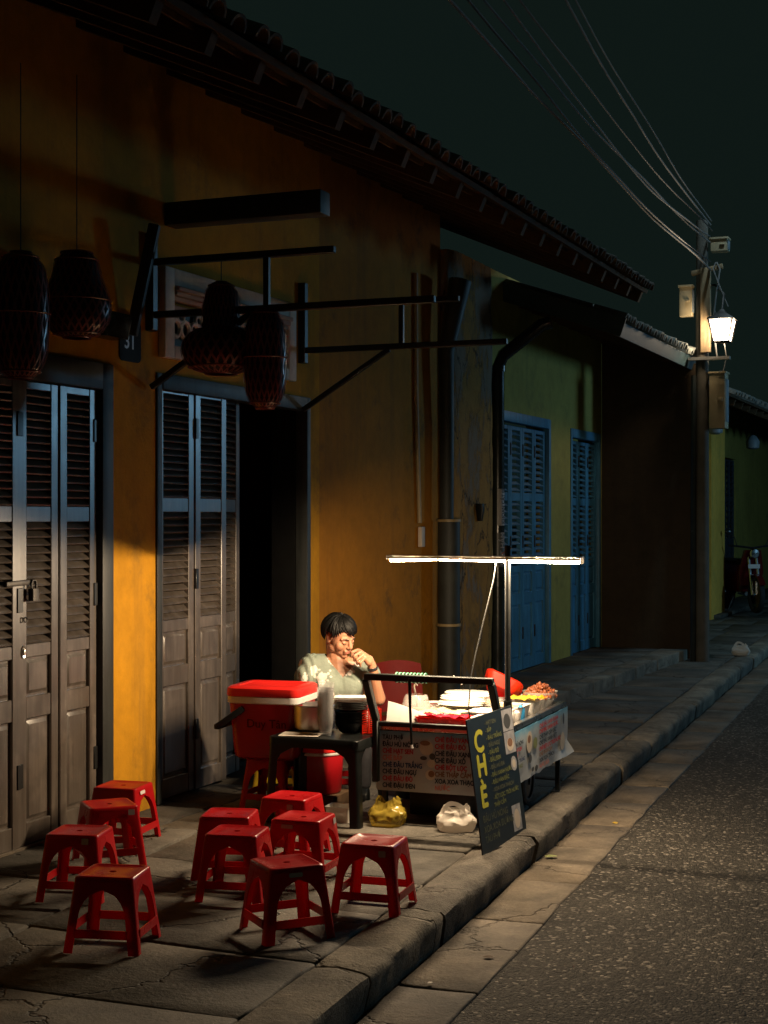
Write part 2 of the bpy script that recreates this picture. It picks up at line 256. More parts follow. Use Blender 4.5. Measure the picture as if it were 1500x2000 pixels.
# ---------------------------------------------------------------- mesh helpers
def place(o, parent=None, loc=None, rot=None):
    COL.objects.link(o)
    if parent: o.parent = parent
    if loc: o.location = loc
    if rot: o.rotation_euler = rot
    return o
def thing(name, label, cat, loc=(0, 0, 0), rz=0, group=None):
    o = bpy.data.objects.new(name, None); o.empty_display_size = .1
    place(o, None, loc, (0, 0, rz)); return tag(o, label, cat, group)
def tag(o, label, cat, group=None):
    o['label'] = label; o['category'] = cat
    if group: o['group'] = group
    return o
class MB:
    def __init__(s): s.v = []; s.f = []
    def add(s, vs, fs):
        k = len(s.v); s.v += [tuple(x) for x in vs]; s.f += [tuple(i + k for i in f) for f in fs]; return s
    def box(s, a, b, M=None):
        (x0, y0, z0), (x1, y1, z1) = a, b
        vs = [Vector((x, y, z)) for z in (z0, z1) for y in (y0, y1) for x in (x0, x1)]
        if M: vs = [M @ q for q in vs]
        return s.add(vs, [(0, 2, 3, 1), (4, 5, 7, 6), (0, 1, 5, 4), (2, 6, 7, 3), (0, 4, 6, 2), (1, 3, 7, 5)])
    def bar(s, p, q, w, h, up=(0, 0, 1)):
        p, q = Vector(p), Vector(q); d = (q - p).normalized(); u = Vector(up)
        if abs(d.dot(u)) > .98: u = Vector((1, 0, 0))
        x = d.cross(u).normalized(); y = x.cross(d)
        vs = [c + x * i * w / 2 + y * j * h / 2 for c in (p, q) for i, j in ((-1, -1), (1, -1), (1, 1), (-1, 1))]
        return s.add(vs, [(0, 1, 2, 3), (7, 6, 5, 4), (0, 4, 5, 1), (1, 5, 6, 2), (2, 6, 7, 3), (3, 7, 4, 0)])
    def tube(s, pts, r, n=8, cap=True):
        pts = [Vector(p) for p in pts]; k = len(pts); rs = r if isinstance(r, (list, tuple)) else [r] * k
        t0 = (pts[1] - pts[0]).normalized(); ref = Vector((0, 0, 1)) if abs(t0.z) < .9 else Vector((1, 0, 0))
        x = t0.cross(ref).normalized(); vs = []
        for i, p in enumerate(pts):
            t = (pts[min(i + 1, k - 1)] - pts[max(i - 1, 0)]).normalized()
            x = (x - t * x.dot(t)).normalized(); y = t.cross(x)
            vs += [p + (x * math.cos(2 * PI * j / n) + y * math.sin(2 * PI * j / n)) * rs[i] for j in range(n)]
        fs = [(i * n + j, i * n + (j + 1) % n, (i + 1) * n + (j + 1) % n, (i + 1) * n + j) for i in range(k - 1) for j in range(n)]
        if cap: fs += [tuple(range(n - 1, -1, -1)), tuple((k - 1) * n + j for j in range(n))]
        return s.add(vs, fs)
    def lathe(s, prof, n=24, c=(0, 0, 0), a0=0., a1=2 * PI, sx=1., sy=1.):
        full = abs(a1 - a0 - 2 * PI) < 1e-6; m = n if full else n + 1; vs = []
        for r, z in prof:
            vs += [(c[0] + sx * r * math.cos(a0 + (a1 - a0) * j / n), c[1] + sy * r * math.sin(a0 + (a1 - a0) * j / n), c[2] + z) for j in range(m)]
        fs = []
        for i in range(len(prof) - 1):
            for j in range(n):
                q = (j + 1) % m; fs.append((i * m + j, i * m + q, (i + 1) * m + q, (i + 1) * m + j))
        if full and prof[0][0] > 1e-5: fs.append(tuple(range(m - 1, -1, -1))) if s._cap else None
        if full and prof[-1][0] > 1e-5: fs.append(tuple((len(prof) - 1) * m + j for j in range(m))) if s._cap else None
        return s.add(vs, fs)
    _cap = False
    def loft(s, levels, n=4, bottom=True, top=True):
        """rounded-rectangle rings: (z, half_x, half_y, corner[, cx, cy])"""
        k = 4 * (n + 1); vs = []
        for L in levels:
            z, hx, hy, r = L[:4]; cx, cy = (L[4], L[5]) if len(L) > 4 else (0, 0); r = min(r, hx, hy)
            for q, (sx, sy) in enumerate(((1, 1), (-1, 1), (-1, -1), (1, -1))):
                for i in range(n + 1):
                    a = q * PI / 2 + i / n * PI / 2
                    vs.append((cx + sx * (hx - r) + r * math.cos(a), cy + sy * (hy - r) + r * math.sin(a), z))
        m = len(levels)
        fs = [(i * k + j, i * k + (j + 1) % k, (i + 1) * k + (j + 1) % k, (i + 1) * k + j) for i in range(m - 1) for j in range(k)]
        if bottom: fs.append(tuple(range(k - 1, -1, -1)))
        if top: fs.append(tuple((m - 1) * k + j for j in range(k)))
        return s.add(vs, fs)
    def ball(s, c, r, M=None, nu=14, nv=9):
        r = (r, r, r) if isinstance(r, (int, float)) else r; vs = []
        for i in range(nv + 1):
            p = PI * i / nv
            for j in range(nu):
                a = 2 * PI * j / nu; q = Vector((r[0] * math.sin(p) * math.cos(a), r[1] * math.sin(p) * math.sin(a), r[2] * math.cos(p)))
                vs.append((M @ q if M else q) + Vector(c))
        fs = [(i * nu + j, (i + 1) * nu + j, (i + 1) * nu + (j + 1) % nu, i * nu + (j + 1) % nu) for i in range(nv) for j in range(nu)]
        return s.add(vs, fs)
    def capsule(s, p, q, r0, r1=None, n=12):
        """tapered round-ended limb"""
        p, q = Vector(p), Vector(q); r1 = r0 if r1 is None else r1; d = (q - p).normalized(); pts = []; rs = []
        for i in range(5):
            a = PI / 2 * i / 4; pts.append(p - d * r0 * math.cos(a)); rs.append(max(1e-4, r0 * math.sin(a)))
        for i in range(5):
            a = PI / 2 * i / 4; pts.append(q + d * r1 * math.sin(a)); rs.append(max(1e-4, r1 * math.cos(a)))
        return s.tube(pts, rs, n)
    def mesh(s, name, bevel=0., seg=2, angle=40, weld=False, smooth=True):
        me = bpy.data.meshes.new(name); me.from_pydata([tuple(v) for v in s.v], [], s.f)
        bm = bmesh.new(); bm.from_mesh(me)
        if weld: bmesh.ops.remove_doubles(bm, verts=bm.verts, dist=1e-5)
        bmesh.ops.dissolve_degenerate(bm, edges=bm.edges, dist=1e-6)
        bmesh.ops.recalc_face_normals(bm, faces=bm.faces)
        if bevel:
            bm.normal_update()
            es = [e for e in bm.edges if len(e.link_faces) == 2 and e.calc_face_angle(0) > R(30)]
            bmesh.ops.bevel(bm, geom=es, offset=bevel, segments=seg, affect='EDGES', profile=.5, clamp_overlap=True)
        bm.to_mesh(me); bm.free()
        if smooth:
            me.shade_smooth(); me.set_sharp_from_angle(angle=R(angle))
        return me
    def build(s, name, mat, parent=None, loc=None, rot=None, **k):
        me = s.mesh(name, **k); o = bpy.data.objects.new(name, me)
        me.materials.append(MAT[mat]); return place(o, parent, loc, rot)
def inst(name, me, parent=None, loc=None, rot=None, scale=None):
    o = bpy.data.objects.new(name, me); place(o, parent, loc, rot)
    if scale: o.scale = scale
    return o
def structure(o): o['kind'] = 'structure'; return o
def jit(a): return random.uniform(-a, a)
def copy_tree(o, parent=None):
    c = o.copy(); COL.objects.link(c); c.parent = parent
    for ch in o.children: copy_tree(ch, c)
    return c
def baked(mb, name, mods, angle=40):
    """mesh after modifiers, without operators"""
    o = bpy.data.objects.new('tmp', mb.mesh(name, weld=False)); COL.objects.link(o)
    for kind, kw in mods:
        m = o.modifiers.new(kind, kind)
        for k, v in kw.items(): setattr(m, k, v)
    dg = bpy.context.evaluated_depsgraph_get(); me = bpy.data.meshes.new_from_object(o.evaluated_get(dg)); me.name = name
    bpy.data.objects.remove(o); me.shade_smooth(); me.set_sharp_from_angle(angle=R(angle)); return me
TEXTS = []
def lettering(body, size, parent, origin, u, v, mat, bold=.0, name='lettering', align='LEFT', squeeze=1.):
    """flat printed text: baseline origin, reading direction u, up v, in the parent's space"""
    TEXTS.append((body, size, parent, Vector(origin), Vector(u).normalized(), Vector(v).normalized(), mat, bold, name, align, squeeze))
def flush_text():
    tmp = []
    for t in TEXTS:
        c = bpy.data.curves.new('txt', 'FONT'); c.body = t[0]; c.size = t[1]; c.align_x = t[9]; c.resolution_u = 3
        o = bpy.data.objects.new('txt', c); COL.objects.link(o); tmp.append(o)
    dg = bpy.context.evaluated_depsgraph_get()
    for t, o in zip(TEXTS, tmp):
        me = bpy.data.meshes.new_from_object(o.evaluated_get(dg)); me.name = t[8]; me.materials.clear(); me.materials.append(MAT[t[6]])
        u, v = t[4], t[5]; w = u.cross(v); M = Matrix((u, v, w)).transposed().to_4x4(); M.translation = t[3]
        D = Matrix.Diagonal((t[10], 1, 1, 1)); b = t[7]
        if b:                                       # heavier print: the same glyphs laid side by side
            bm = bmesh.new()
            for k, (dx, dy) in enumerate(((0, 0), (b, 0), (-b, 0), (0, b * .8), (0, -b * .8))):
                m2 = me.copy(); m2.transform(M @ D @ Matrix.Translation((dx, dy, k * .00006))); bm.from_mesh(m2); bpy.data.meshes.remove(m2)
            bm.to_mesh(me); bm.free()
        else: me.transform(M @ D)
        place(bpy.data.objects.new(t[8], me), t[2])
    for o in tmp: bpy.data.objects.remove(o)
def lerp_list(tab, y):
    for (y0, x0), (y1, x1) in zip(tab, tab[1:]):
        if y <= y1: return x0 + (x1 - x0) * (y - y0) / (y1 - y0)
    return tab[-1][1]
KERB = [(-8, -1.70), (2, -1.87), (4.1, -1.92), (5.5, -1.985), (8.4, -2.14), (15.1, -2.46), (25, -2.9), (45, -3.8)]
def xk(y): return lerp_list(KERB, y)
WX = -4.10          # plane of the house fronts
# ================================================================ ground, road, kerb, paving
g = MB(); g.add([(-150, -60, -.20), (150, -60, -.20), (150, 240, -.20), (-150, 240, -.20)], [(0, 1, 2, 3)])
structure(g.build('ground', 'dirt'))
ys = [-8 + i * .5 for i in range(107)]
rd = MB(); vs = []
for y in ys:
    e = xk(y) + .262 + .022 * noise.noise((y * 1.7, 3, 0)) + .012 * noise.noise((y * 7, 1, 0))
    vs += [(e, y, -.128), (e + .12, y, -.127), (7.5, y, -.10)]
rd.add(vs, [(i * 3 + j, i * 3 + j + 1, i * 3 + j + 4, i * 3 + j + 3) for i in range(len(ys) - 1) for j in (0, 1)])
structure(rd.build('road', 'asphalt'))
# kerb stones
kb = MB(); kb.add([(xk(y) + d, y, -.145) for y in ys for d in (-.22, 0.)], [(i * 2, i * 2 + 1, i * 2 + 3, i * 2 + 2) for i in range(len(ys) - 1)])
kerb = structure(kb.build('kerb', 'mortar'))
PROF = [(-.205, -.14), (-.205, -.012), (-.198, -.002), (-.12, .004), (-.05, .002), (-.020, -.004), (-.005, -.015), (.001, -.036), (-.014, -.14)]
yj = [-1, .4, 1.9, 3.3, 4.68, 5.5, 6.95, 8.15]
while yj[-1] < 31: yj.append(yj[-1] + random.uniform(.95, 1.3))
for y0, y1 in zip(yj, yj[1:]):
    k = MB(); n = 14; vs = []; ga = .008; sk = jit(.012)
    for i in range(n + 1):
        y = y0 + ga + (y1 - y0 - 2 * ga) * i / n; ex = xk(y); end = min(i, n - i)
        for q, (dx, z) in enumerate(PROF):
            nz = noise.noise((ex * 3 + dx * 14, y * 5.5, z * 20)); nf = noise.noise((dx * 40, y * 19, z * 40))
            ch = .013 * nz + .009 * nf if q > 2 else .005 * nz
            rz = -.010 if (end == 0 and q > 1) else 0
            vs.append((ex + dx + sk + ch * (1 if q > 3 else .3) - (.006 if end == 0 and q > 4 else 0), y, z + (ch * .8 if q < 8 else 0) + rz))
    m = len(PROF)
    k.add(vs, [(i * m + j, i * m + j + 1, (i + 1) * m + j + 1, (i + 1) * m + j) for i in range(n) for j in range(m - 1)] + [tuple(range(m)), tuple(n * m + j for j in range(m - 1, -1, -1))])
    k.build('kerb_stone', 'kerb_stone', kerb, angle=50)
# gutter slabs
gb = MB(); gb.add([(xk(y) + d, y, -.150) for y in ys for d in (.0, .45)], [(i * 2, i * 2 + 1, i * 2 + 3, i * 2 + 2) for i in range(len(ys) - 1)])
gutter = structure(gb.build('gutter', 'mortar'))
def slab(poly, z, th, name, mat, parent, tilt=(0, 0), wob=.01, seg=4, inset=.006):
    """one paving piece from corner points: wavy outline, worn top edge"""
    ring = []
    for i in range(len(poly)):
        a, b = Vector(poly[i]), Vector(poly[(i + 1) % len(poly)])
        for s in range(seg):
            p = a.lerp(b, s / seg); w = wob if s else wob * .4
            ring.append(p + Vector((noise.noise((p.x * 6, p.y * 6, 1)), noise.noise((p.x * 6, p.y * 6, 9)))) * w)
    c = sum(ring, Vector((0, 0))) / len(ring); mb = MB(); n = len(ring); vs = []
    zz = lambda p: z + (p.x - c.x) * tilt[0] + (p.y - c.y) * tilt[1]
    for sh, dz in ((.0, -th), (.0, -.006), (.010, 0)):
        for p in ring:
            d = (c - p); q = p + d.normalized() * (inset + sh); vs.append((q.x - c.x, q.y - c.y, zz(q) + dz + (0.004 * noise.noise((q.x * 5, q.y * 5, 4)) if sh else 0)))
    mb.add(vs, [(k * n + j, k * n + (j + 1) % n, (k + 1) * n + (j + 1) % n, (k + 1) * n + j) for k in (0, 1) for j in range(n)] + [tuple(2 * n + j for j in range(n))])
    return mb.build(name, mat, parent, (c.x, c.y, 0), angle=60)
y = -1.
while y < 20:
    y1 = y + random.uniform(.55, .95); a = jit(.03)
    slab([(xk(y) - .012, y + a), (xk(y) + .285, y), (xk(y1) + .285, y1), (xk(y1) - .012, y1)], -.121 + jit(.002), .03, 'gutter_slab', 'gutter_concrete', gutter, (.02, 0), .012, 4, .004); y = y1
# pavement flags
pb = MB(); pb.add([(x, y, -.028) for y in ys for x in (-6.0, xk(y) - .2)], [(i * 2, i * 2 + 1, i * 2 + 3, i * 2 + 2) for i in range(len(ys) - 1)])
pavement = structure(pb.build('pavement', 'mortar'))
rows = [0.6]
while rows[-1] < 30: rows.append(rows[-1] + random.uniform(.5, .85) * (1 if rows[-1] < 16 else 1.5))
cuts = []
for i, y in enumerate(rows):
    cuts.append([(WX - .3, y + jit(.03)), (xk(y) - .212, y + jit(.04))])
for i in range(len(rows) - 1):
    (a0, b0), (a1, b1) = cuts[i], cuts[i + 1]; nsp = random.choice((2, 3, 3)); fr = [0] + sorted((q + 1) / nsp + jit(.09) for q in range(nsp - 1)) + [1]; sk = jit(.02)
    for f0, f1 in zip(fr, fr[1:]):
        P = lambda A, B, f: (A[0] + (B[0] - A[0]) * f, A[1] + (B[1] - A[1]) * f)
        slab([P(a0, b0, f0), P(a0, b0, f1), P(a1, b1, min(1, max(0, f1 + (sk if f1 < 1 else 0)))), P(a1, b1, min(1, max(0, f0 + (sk if f0 > 0 else 0))))],
             jit(.005), .03, 'paving_slab', 'slab', pavement, (jit(.006), jit(.006)), .022, 5, .005)

# ================================================================ house fronts
def wall_sheet(y0, y1, z0, z1, xf, th, holes):
    """front and back sheets with real openings and their reveals"""
    mb = MB(); Y = sorted({y0, y1, *[h[0] for h in holes], *[h[1] for h in holes]}); Z = sorted({z0, z1, *[h[2] for h in holes], *[h[3] for h in holes]})
    inside = lambda a, b: any(h[0] <= a < h[1] and h[2] <= b < h[3] for h in holes)
    for a, b in zip(Y, Y[1:]):
        for c, d in zip(Z, Z[1:]):
            if inside(a, c): continue
            mb.add([(xf, a, c), (xf, b, c), (xf, b, d), (xf, a, d)], [(0, 1, 2, 3)])
            mb.add([(xf - th, a, c), (xf - th, b, c), (xf - th, b, d), (xf - th, a, d)], [(3, 2, 1, 0)])
    for a, b, c, d in holes:
        for p, q in (((a, c), (a, d)), ((b, d), (b, c)), ((a, d), (b, d))):
            mb.add([(xf, *p), (xf, *q), (xf - th, *q), (xf - th, *p)], [(0, 1, 2, 3)])
    for yy in (y0, y1): mb.add([(xf, yy, z0), (xf - th, yy, z0), (xf - th, yy, z1), (xf, yy, z1)], [(0, 1, 2, 3)])
    return mb
SLATS = {}
def slat_mesh(w, mat):
    key = (round(w, 3), mat)
    if key not in SLATS:
        M = Matrix.Rotation(R(38), 4, 'Y'); mb = MB().box((-.021, .002, -.004), (.021, w - .002, .004), M)
        me = mb.mesh('louver_slat', smooth=False); me.materials.append(MAT[mat]); SLATS[key] = me
    return SLATS[key]
def door_leaf(house, y0, w, z0, h, xf, mat, ang=0., nsl=(15, 15), hinge_r=False, panels=True):
    """louvred shutter leaf: stiles and rails, two louvre fields, two raised panels; hinge line at y0"""
    st = .058; t = .038; f = MB(); k = h / 2.12
    zr = [(0, .10 * k), (.575 * k, .675 * k), (.855 * k, .915 * k), (1.475 * k, 1.548 * k), (2.085 * k, h)]
    f.box((-t, .001, 0), (0, st, h)); f.box((-t, w - st, 0), (0, w - .001, h))
    for a, b in zr: f.box((-t + .002, st, a), (-.003, w - st, b))
    leaf = f.build('door_leaf', mat, house, (xf, y0, z0), (0, 0, ang), bevel=.003, seg=1, angle=30)
    sw = w - 2 * st
    for (a, b), n in zip(((zr[2][1], zr[3][0]), (zr[3][1], zr[4][0])), nsl):
        for i in range(n):
            z = a + (b - a) * (i + .5) / n
            inst('louver_slat', slat_mesh(sw, mat), leaf, (-.019, st, z), (R(jit(.6)), R(jit(3)), 0))
    for a, b in ((zr[0][1], zr[1][0]), (zr[1][1], zr[2][0])):
        p = MB(); m = .028
        p.box((-.026, st - .003, a - .003), (-.018, w - st + .003, b + .003))
        p.loft([(0, sw / 2 - .012, (b - a) / 2 - .012, .001), (.011, sw / 2 - m, (b - a) / 2 - m, .001)], 1, False, True)
        off = len(p.v) - 16
        p.v[off:] = [(-.018 + q[2], w / 2 + q[0], (a + b) / 2 + q[1]) for q in p.v[off:]]
        p.build('door_panel', mat, leaf, angle=25)
    for z in (.32 * k, 1.12 * k, 1.92 * k):
        yy = w - .012 if hinge_r else .012
        MB().box((-.004, yy - .014, z - .055), (.006, yy + .014, z + .055)).build('hinge', 'black_metal', leaf, bevel=.002, seg=1)
    return leaf
def door_frame(house, y0, y1, z0, zt, xf, mat='door_frame', w=.075, d=.07):
    f = MB(); f.box((-d, y0, z0), (.012, y0 + w, zt)); f.box((-d, y1 - w, z0), (.012, y1, zt)); f.box((-d + .003, y0 + w, zt - w - .03), (.016, y1 - w, zt))
    return f.build('door_frame', mat, house, (xf, 0, 0), bevel=.006, seg=2)
def eave_tile_mesh(mat):
    mb = MB(); n = 8; r = .062
    for rr in (r, r - .014):
        mb.v += [(x, rr * math.cos(PI * j / n), rr * math.sin(PI * j / n)) for x in (0, .30) for j in range(n + 1)]
    k = n + 1; f = mb.f
    for j in range(n):
        f += [(j, j + 1, k + j + 1, k + j), (2 * k + j, 3 * k + j, 3 * k + j + 1, 2 * k + j + 1), (j, 2 * k + j, 2 * k + j + 1, j + 1), (k + j, k + j + 1, 3 * k + j + 1, 3 * k + j)]
    me = mb.mesh('eave_tile'); me.materials.append(MAT[mat]); return me
def roof(house, xe, ze, xr, zr, y0, y1, mat='tile_clay', step=.17, raft=.42, fascia=None):
    """pitched roof over the pavement: boarding, battens, rafters and a row of round eave tiles"""
    sl = math.atan2(zr - ze, xe - xr); Ln = math.hypot(xe - xr, zr - ze); rot = (0, sl, 0)
    b = MB().box((-Ln, y0, .0), (0, y1, .03)).build('roof', 'board', house, (xe, 0, ze), rot)
    t = MB()
    n = int((y1 - y0) / step)
    me = eave_tile_mesh(mat)
    for i in range(n):
        inst('eave_tile', me, b, (-.24 + jit(.015), y0 + step * (i + .5), .045 + jit(.006)), (0, R(jit(2)), R(jit(3))))
    c = MB()                                       # the tile courses further up, one ribbed sheet
    xs = [-.26, -Ln]; m = n * 6
    vs = [(x, y0 + step * n * j / m, .05 + .055 * abs(math.sin(PI * j / 6))) for x in xs for j in range(m + 1)]
    c.add(vs, [(j, j + 1, m + 2 + j, m + 1 + j) for j in range(m)]); o = c.build('tile_courses', mat, b); o['kind'] = 'stuff'
    k = int((y1 - y0) / raft)
    rm = MB().box((-Ln, -.028, -.095), (-.03, .028, -.001)).mesh('rafter', smooth=False); rm.materials.append(MAT['rafter'])
    for i in range(k + 1): inst('rafter', rm, b, (0, y0 + .04 + (y1 - y0 - .08) * i / k, 0))
    for i in range(5):
        x = -.12 - i * .24
        MB().box((x - .02, y0, -.026), (x + .02, y1, -.002)).build('batten', 'rafter', b, smooth=False)
    if fascia: MB().box((.002, y0, -.10), (.022, y1, .028)).build('fascia', fascia, b, bevel=.004, seg=1)
    return b

# ---------------------------------------------------------------- near house
H1 = thing('shop_house', 'nearest ochre plaster house with two tall louvred doors and dark tiled eave', 'house', (0, 0, 0))
holes = [(5.03, 6.50, -.05, 2.245), (6.915, 8.80, -.05, 2.245)]
wall_sheet(-1, 8.95, -.05, 3.95, WX, .24, holes).build('wall', 'ochre', H1, smooth=False)
wall_sheet(8.95, 11.2, -.05, 3.95, WX, .24, []).build('wall', 'ochre_old', H1, smooth=False)
# room behind the open doorway, its walls coloured dark to read as shade
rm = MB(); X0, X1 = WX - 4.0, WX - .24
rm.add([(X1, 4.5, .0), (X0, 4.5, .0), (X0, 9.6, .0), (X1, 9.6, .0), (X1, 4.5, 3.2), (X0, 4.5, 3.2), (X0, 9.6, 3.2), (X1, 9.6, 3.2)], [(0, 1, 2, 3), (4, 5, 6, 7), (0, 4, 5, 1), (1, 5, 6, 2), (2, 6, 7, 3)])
rm.build('room', 'shade_plaster', H1, smooth=False)
door_frame(H1, 5.03, 6.50, 0, 2.245, WX, w=.10); door_frame(H1, 6.915, 8.80, 0, 2.245, WX, w=.055)
for i, yy in enumerate((5.145, 5.455, 5.765, 6.075)):
    lf = door_leaf(H1, yy, .308, .012, 2.10, WX - (.014 if i % 2 else .022), 'old_door', 0, hinge_r=(i % 2 == 1))
    if i == 2:
        h = MB(); h.bar((.012, -.12, 1.185), (.012, .10, 1.19), .02, .024); h.build('hasp', 'iron', lf, bevel=.004)
        h = MB().loft([(0, .026, .014, .006), (.055, .026, .014, .006)], 3); h.v = [(q[1] + .026, q[0] + .075, q[2] + 1.105) for q in h.v]
        h.tube([(.026, .057, 1.155), (.026, .057, 1.185), (.026, .063, 1.197), (.026, .087, 1.197), (.026, .093, 1.185), (.026, .093, 1.155)], .005, 6)
        h.build('padlock', 'iron', lf)
        h = MB().lathe([(0, .012), (.012, .01), (.017, 0), (.028, .003), (.03, 0)], 14, (0, 0, 0), sx=.6); h.v = [(q[2] + .002, q[0] + .03, q[1] + .875) for q in h.v]; h.build('keyhole_plate', 'steel', lf)
        h = MB()
        for dy in (-.014, .016): h.tube([(.004, .03 + dy + .014 * math.cos(a), 1.02 + .011 * math.sin(a)) for a in [i * PI / 6 for i in range(13)]], .0022, 5)
        h.build('ring_latch', 'iron', lf)
MB().box((-.05, 5.145, 0), (-.03, 6.385, .012)).build('door_sill', 'old_door_edge', H1, (WX + .03, 0, 0))
for i, (yy, w, dx, an) in enumerate(((6.972, .385, -.02, 0), (7.36, .355, -.012, 0), (7.72, .30, -.05, R(7)))):
    door_leaf(H1, yy, w, .012, 2.17, WX + dx, 'old_door', an)
MB().box((-.235, 8.735, .0), (-.072, 8.797, 2.24)).build('shade_cover', 'shade_black', H1, (WX, 0, 0), bevel=.004)  # near-black cover added over the reveal so the doorway stays in shade
# openwork panel over the second door
V = MB(); vy0, vy1, vz0, vz1 = 6.94, 8.52, 2.325, 2.80
for a, b in (((vy0, vz0), (vy0 + .10, vz1)), ((vy1 - .10, vz0), (vy1, vz1)), ((vy0 + .10, vz1 - .09), (vy1 - .10, vz1)), ((vy0 + .10, vz0), (vy1 - .10, vz0 + .07))):
    V.box((0, a[0], a[1]), (.045, b[0], b[1]))
vent = V.build('vent_panel', 'white_plaster', H1, (WX + .001, 0, 0), bevel=.008)
V = MB()
for i, (d, z) in enumerate(((.07, 2.705), (.055, 2.68), (.04, 2.655), (.03, 2.61))): V.box((0, vy0 + .101, z - .025), (d, vy1 - .101, z))
V.build('cornice', 'pink_plaster', vent, bevel=.004, seg=1)
MB().box((.001, vy0 + .101, vz0 + .071), (.008, vy1 - .101, 2.584)).build('vent_back', 'teal_paint', vent, smooth=False)
for i in range(7):
    yc = vy0 + .19 + i * .2; L = MB()
    for s in (-1, 1):
        L.tube([(.022, yc + s * .05 + .045 * math.cos(a), 2.49 + .045 * math.sin(a)) for a in [q * PI / 6 for q in range(13)]], .013, 6)
    L.tube([(.022, yc + .036 * math.cos(a), 2.555 + .028 * math.sin(a)) for a in [q * PI / 6 for q in range(13)]], .011, 6)
    L.build('openwork_motif', 'white_plaster', vent)
# crumbling corner column
c = MB(); ny, nz = 16, 60; vs = []
for k in range(nz + 1):
    for j in range(ny + 1):
        yy = 11.2 + 1.08 * j / ny; zz = -.03 + 3.6 * k / nz; edge = min(j, ny - j)
        d = .10 + .022 * noise.noise((yy * 2.2, zz * 1.3, 0)) + .012 * noise.noise((yy * 8, zz * 6, 2)); d -= (.035 if edge == 0 else .01 if edge == 1 else 0)
        vs.append((WX + d, yy, zz))
c.add(vs, [(k * (ny + 1) + j, k * (ny + 1) + j + 1, (k + 1) * (ny + 1) + j + 1, (k + 1) * (ny + 1) + j) for k in range(nz) for j in range(ny)])
for j in (0, ny):
    yy = 11.2 + 1.08 * j / ny; q = len(c.v); c.v += [(WX - .24, yy, -.03 + 3.6 * k / nz) for k in range(nz + 1)]
    c.f += [(k * (ny + 1) + j, (k + 1) * (ny + 1) + j, q + k + 1, q + k) for k in range(nz)]
c.build('column', 'ochre_cracked', H1, angle=60)
h = MB().loft([(0, .02, .012, .006), (.10, .035, .02, .01), (.14, .03, .02, .01)], 3); h.build('iron_bracket', 'black_plastic', H1, (WX + .13, 11.78, 1.46))
# rain pipe, conduit
p = MB(); p.tube([(WX + .13, 11.04, 0), (WX + .13, 11.04, 1.46)], .085, 16); pipe = p.build('drain_pipe', 'downpipe_old', H1)
p = MB(); p.tube([(WX + .11, 11.04, 1.44), (WX + .11, 11.05, 2.2), (WX + .12, 11.0, 2.75), (WX + .2, 11.1, 3.3)], [.055, .055, .062, .09], 14); p.build('upper_pipe', 'downpipe_old', pipe)
for z in (.66, 1.455):
    p = MB().lathe([(.086, 0), (.093, .002), (.093, .02), (.086, .022)], 18, (WX + .13, 11.04, z)); p.build('pipe_clamp', 'conduit', pipe)
p = MB().tube([(WX + .02, 10.62, 3.3), (WX + .02, 10.63, 2.4), (WX + .02, 10.70, 1.45)], .018, 8); co = p.build('conduit', 'conduit', H1)
MB().box((-.012, -.035, 0), (.02, .035, .15)).build('junction_box', 'print_cream', co, (WX + .02, 10.73, 1.27), bevel=.004)
# number plate and black wall box
pl = MB().loft([(0, .10, .105, .03), (.006, .10, .105, .03)], 4); pl.v = [(q[2], q[0], q[1]) for q in pl.v]
np_ = pl.build('number_plate', 'enamel_plate', H1, (WX + .002, 6.66, 2.38))
lettering('31', .11, np_, (.0085, -.065, -.04), (0, 1, 0), (0, 0, 1), 'enamel_white', .002)
wb = MB().loft([(0, .11, .05, .02), (.10, .13, .06, .02), (.12, .12, .055, .02)], 3); wb.v = [(q[1], q[0], q[2]) for q in wb.v]
wb.build('wall_box', 'downpipe', H1, (WX + .07, 6.36, 2.36))
# roof and awning frame of the near house
roof(H1, -2.88, 3.40, -6.3, 4.86, -1.0, 13.0)
for yb, xo in ((6.84, -2.53), (8.66, -2.75)):
    fr = MB(); fr.bar((WX, yb, 2.53), (xo, yb, 2.53), .035, .035); fr.bar((WX, yb, 2.80), (-3.05, yb, 2.80), .035, .035)
    fr.bar((-3.42, yb, 2.53), (-3.42, yb, 2.80), .03, .03); fr.bar((WX + .02, yb, 2.45), (WX + .02, yb, 2.95), .05, .05); fr.bar((WX + .02, yb, 2.16), (-3.5, yb, 2.515), .03, .03)
    fr.build('awning_bracket', 'black_metal', H1, bevel=.004, seg=1)
MB().bar((WX + .05, 6.60, 2.40), (WX + .16, 6.64, 2.95), .055, .055).build('eave_brace', 'door_frame', H1, bevel=.006)
MB().box((WX + .002, 7.0, 3.02), (WX + .9, 7.12, 3.14)).build('eave_beam', 'door_frame', H1, bevel=.006)

# ---------------------------------------------------------------- second house
H2 = thing('shop_house', 'unlit second house with deep blue louvred doors and yellow pier', 'house')
wall_sheet(12.28, 16.2, -.05, 3.6, WX + .02, .24, [(12.60, 14.20, .10, 2.42), (14.93, 16.12, .10, 2.38)]).build('wall', 'olive_yellow', H2, smooth=False)
MB().box((WX - 1.4, 12.0, .0), (WX - 1.3, 16.4, 3.4)).build('room', 'shade_plaster', H2, smooth=False)
for y0, y1, zt, k in ((12.60, 14.20, 2.42, 4), (14.93, 16.12, 2.38, 3)):
    door_frame(H2, y0, y1, .10, zt, WX + .02, 'blue_door', w=.06)
    w = (y1 - y0 - .12) / k
    for i in range(k): door_leaf(H2, y0 + .06 + w * i, w - .004, .105, zt - .22, WX - .01, 'blue_door', 0, nsl=(10, 10))
st = MB(); n = 10; vs = []
stp = structure(MB().box((WX - 2, 11.35, -.02), (-3.40, 16.15, .085)).build('doorstep', 'mortar'))
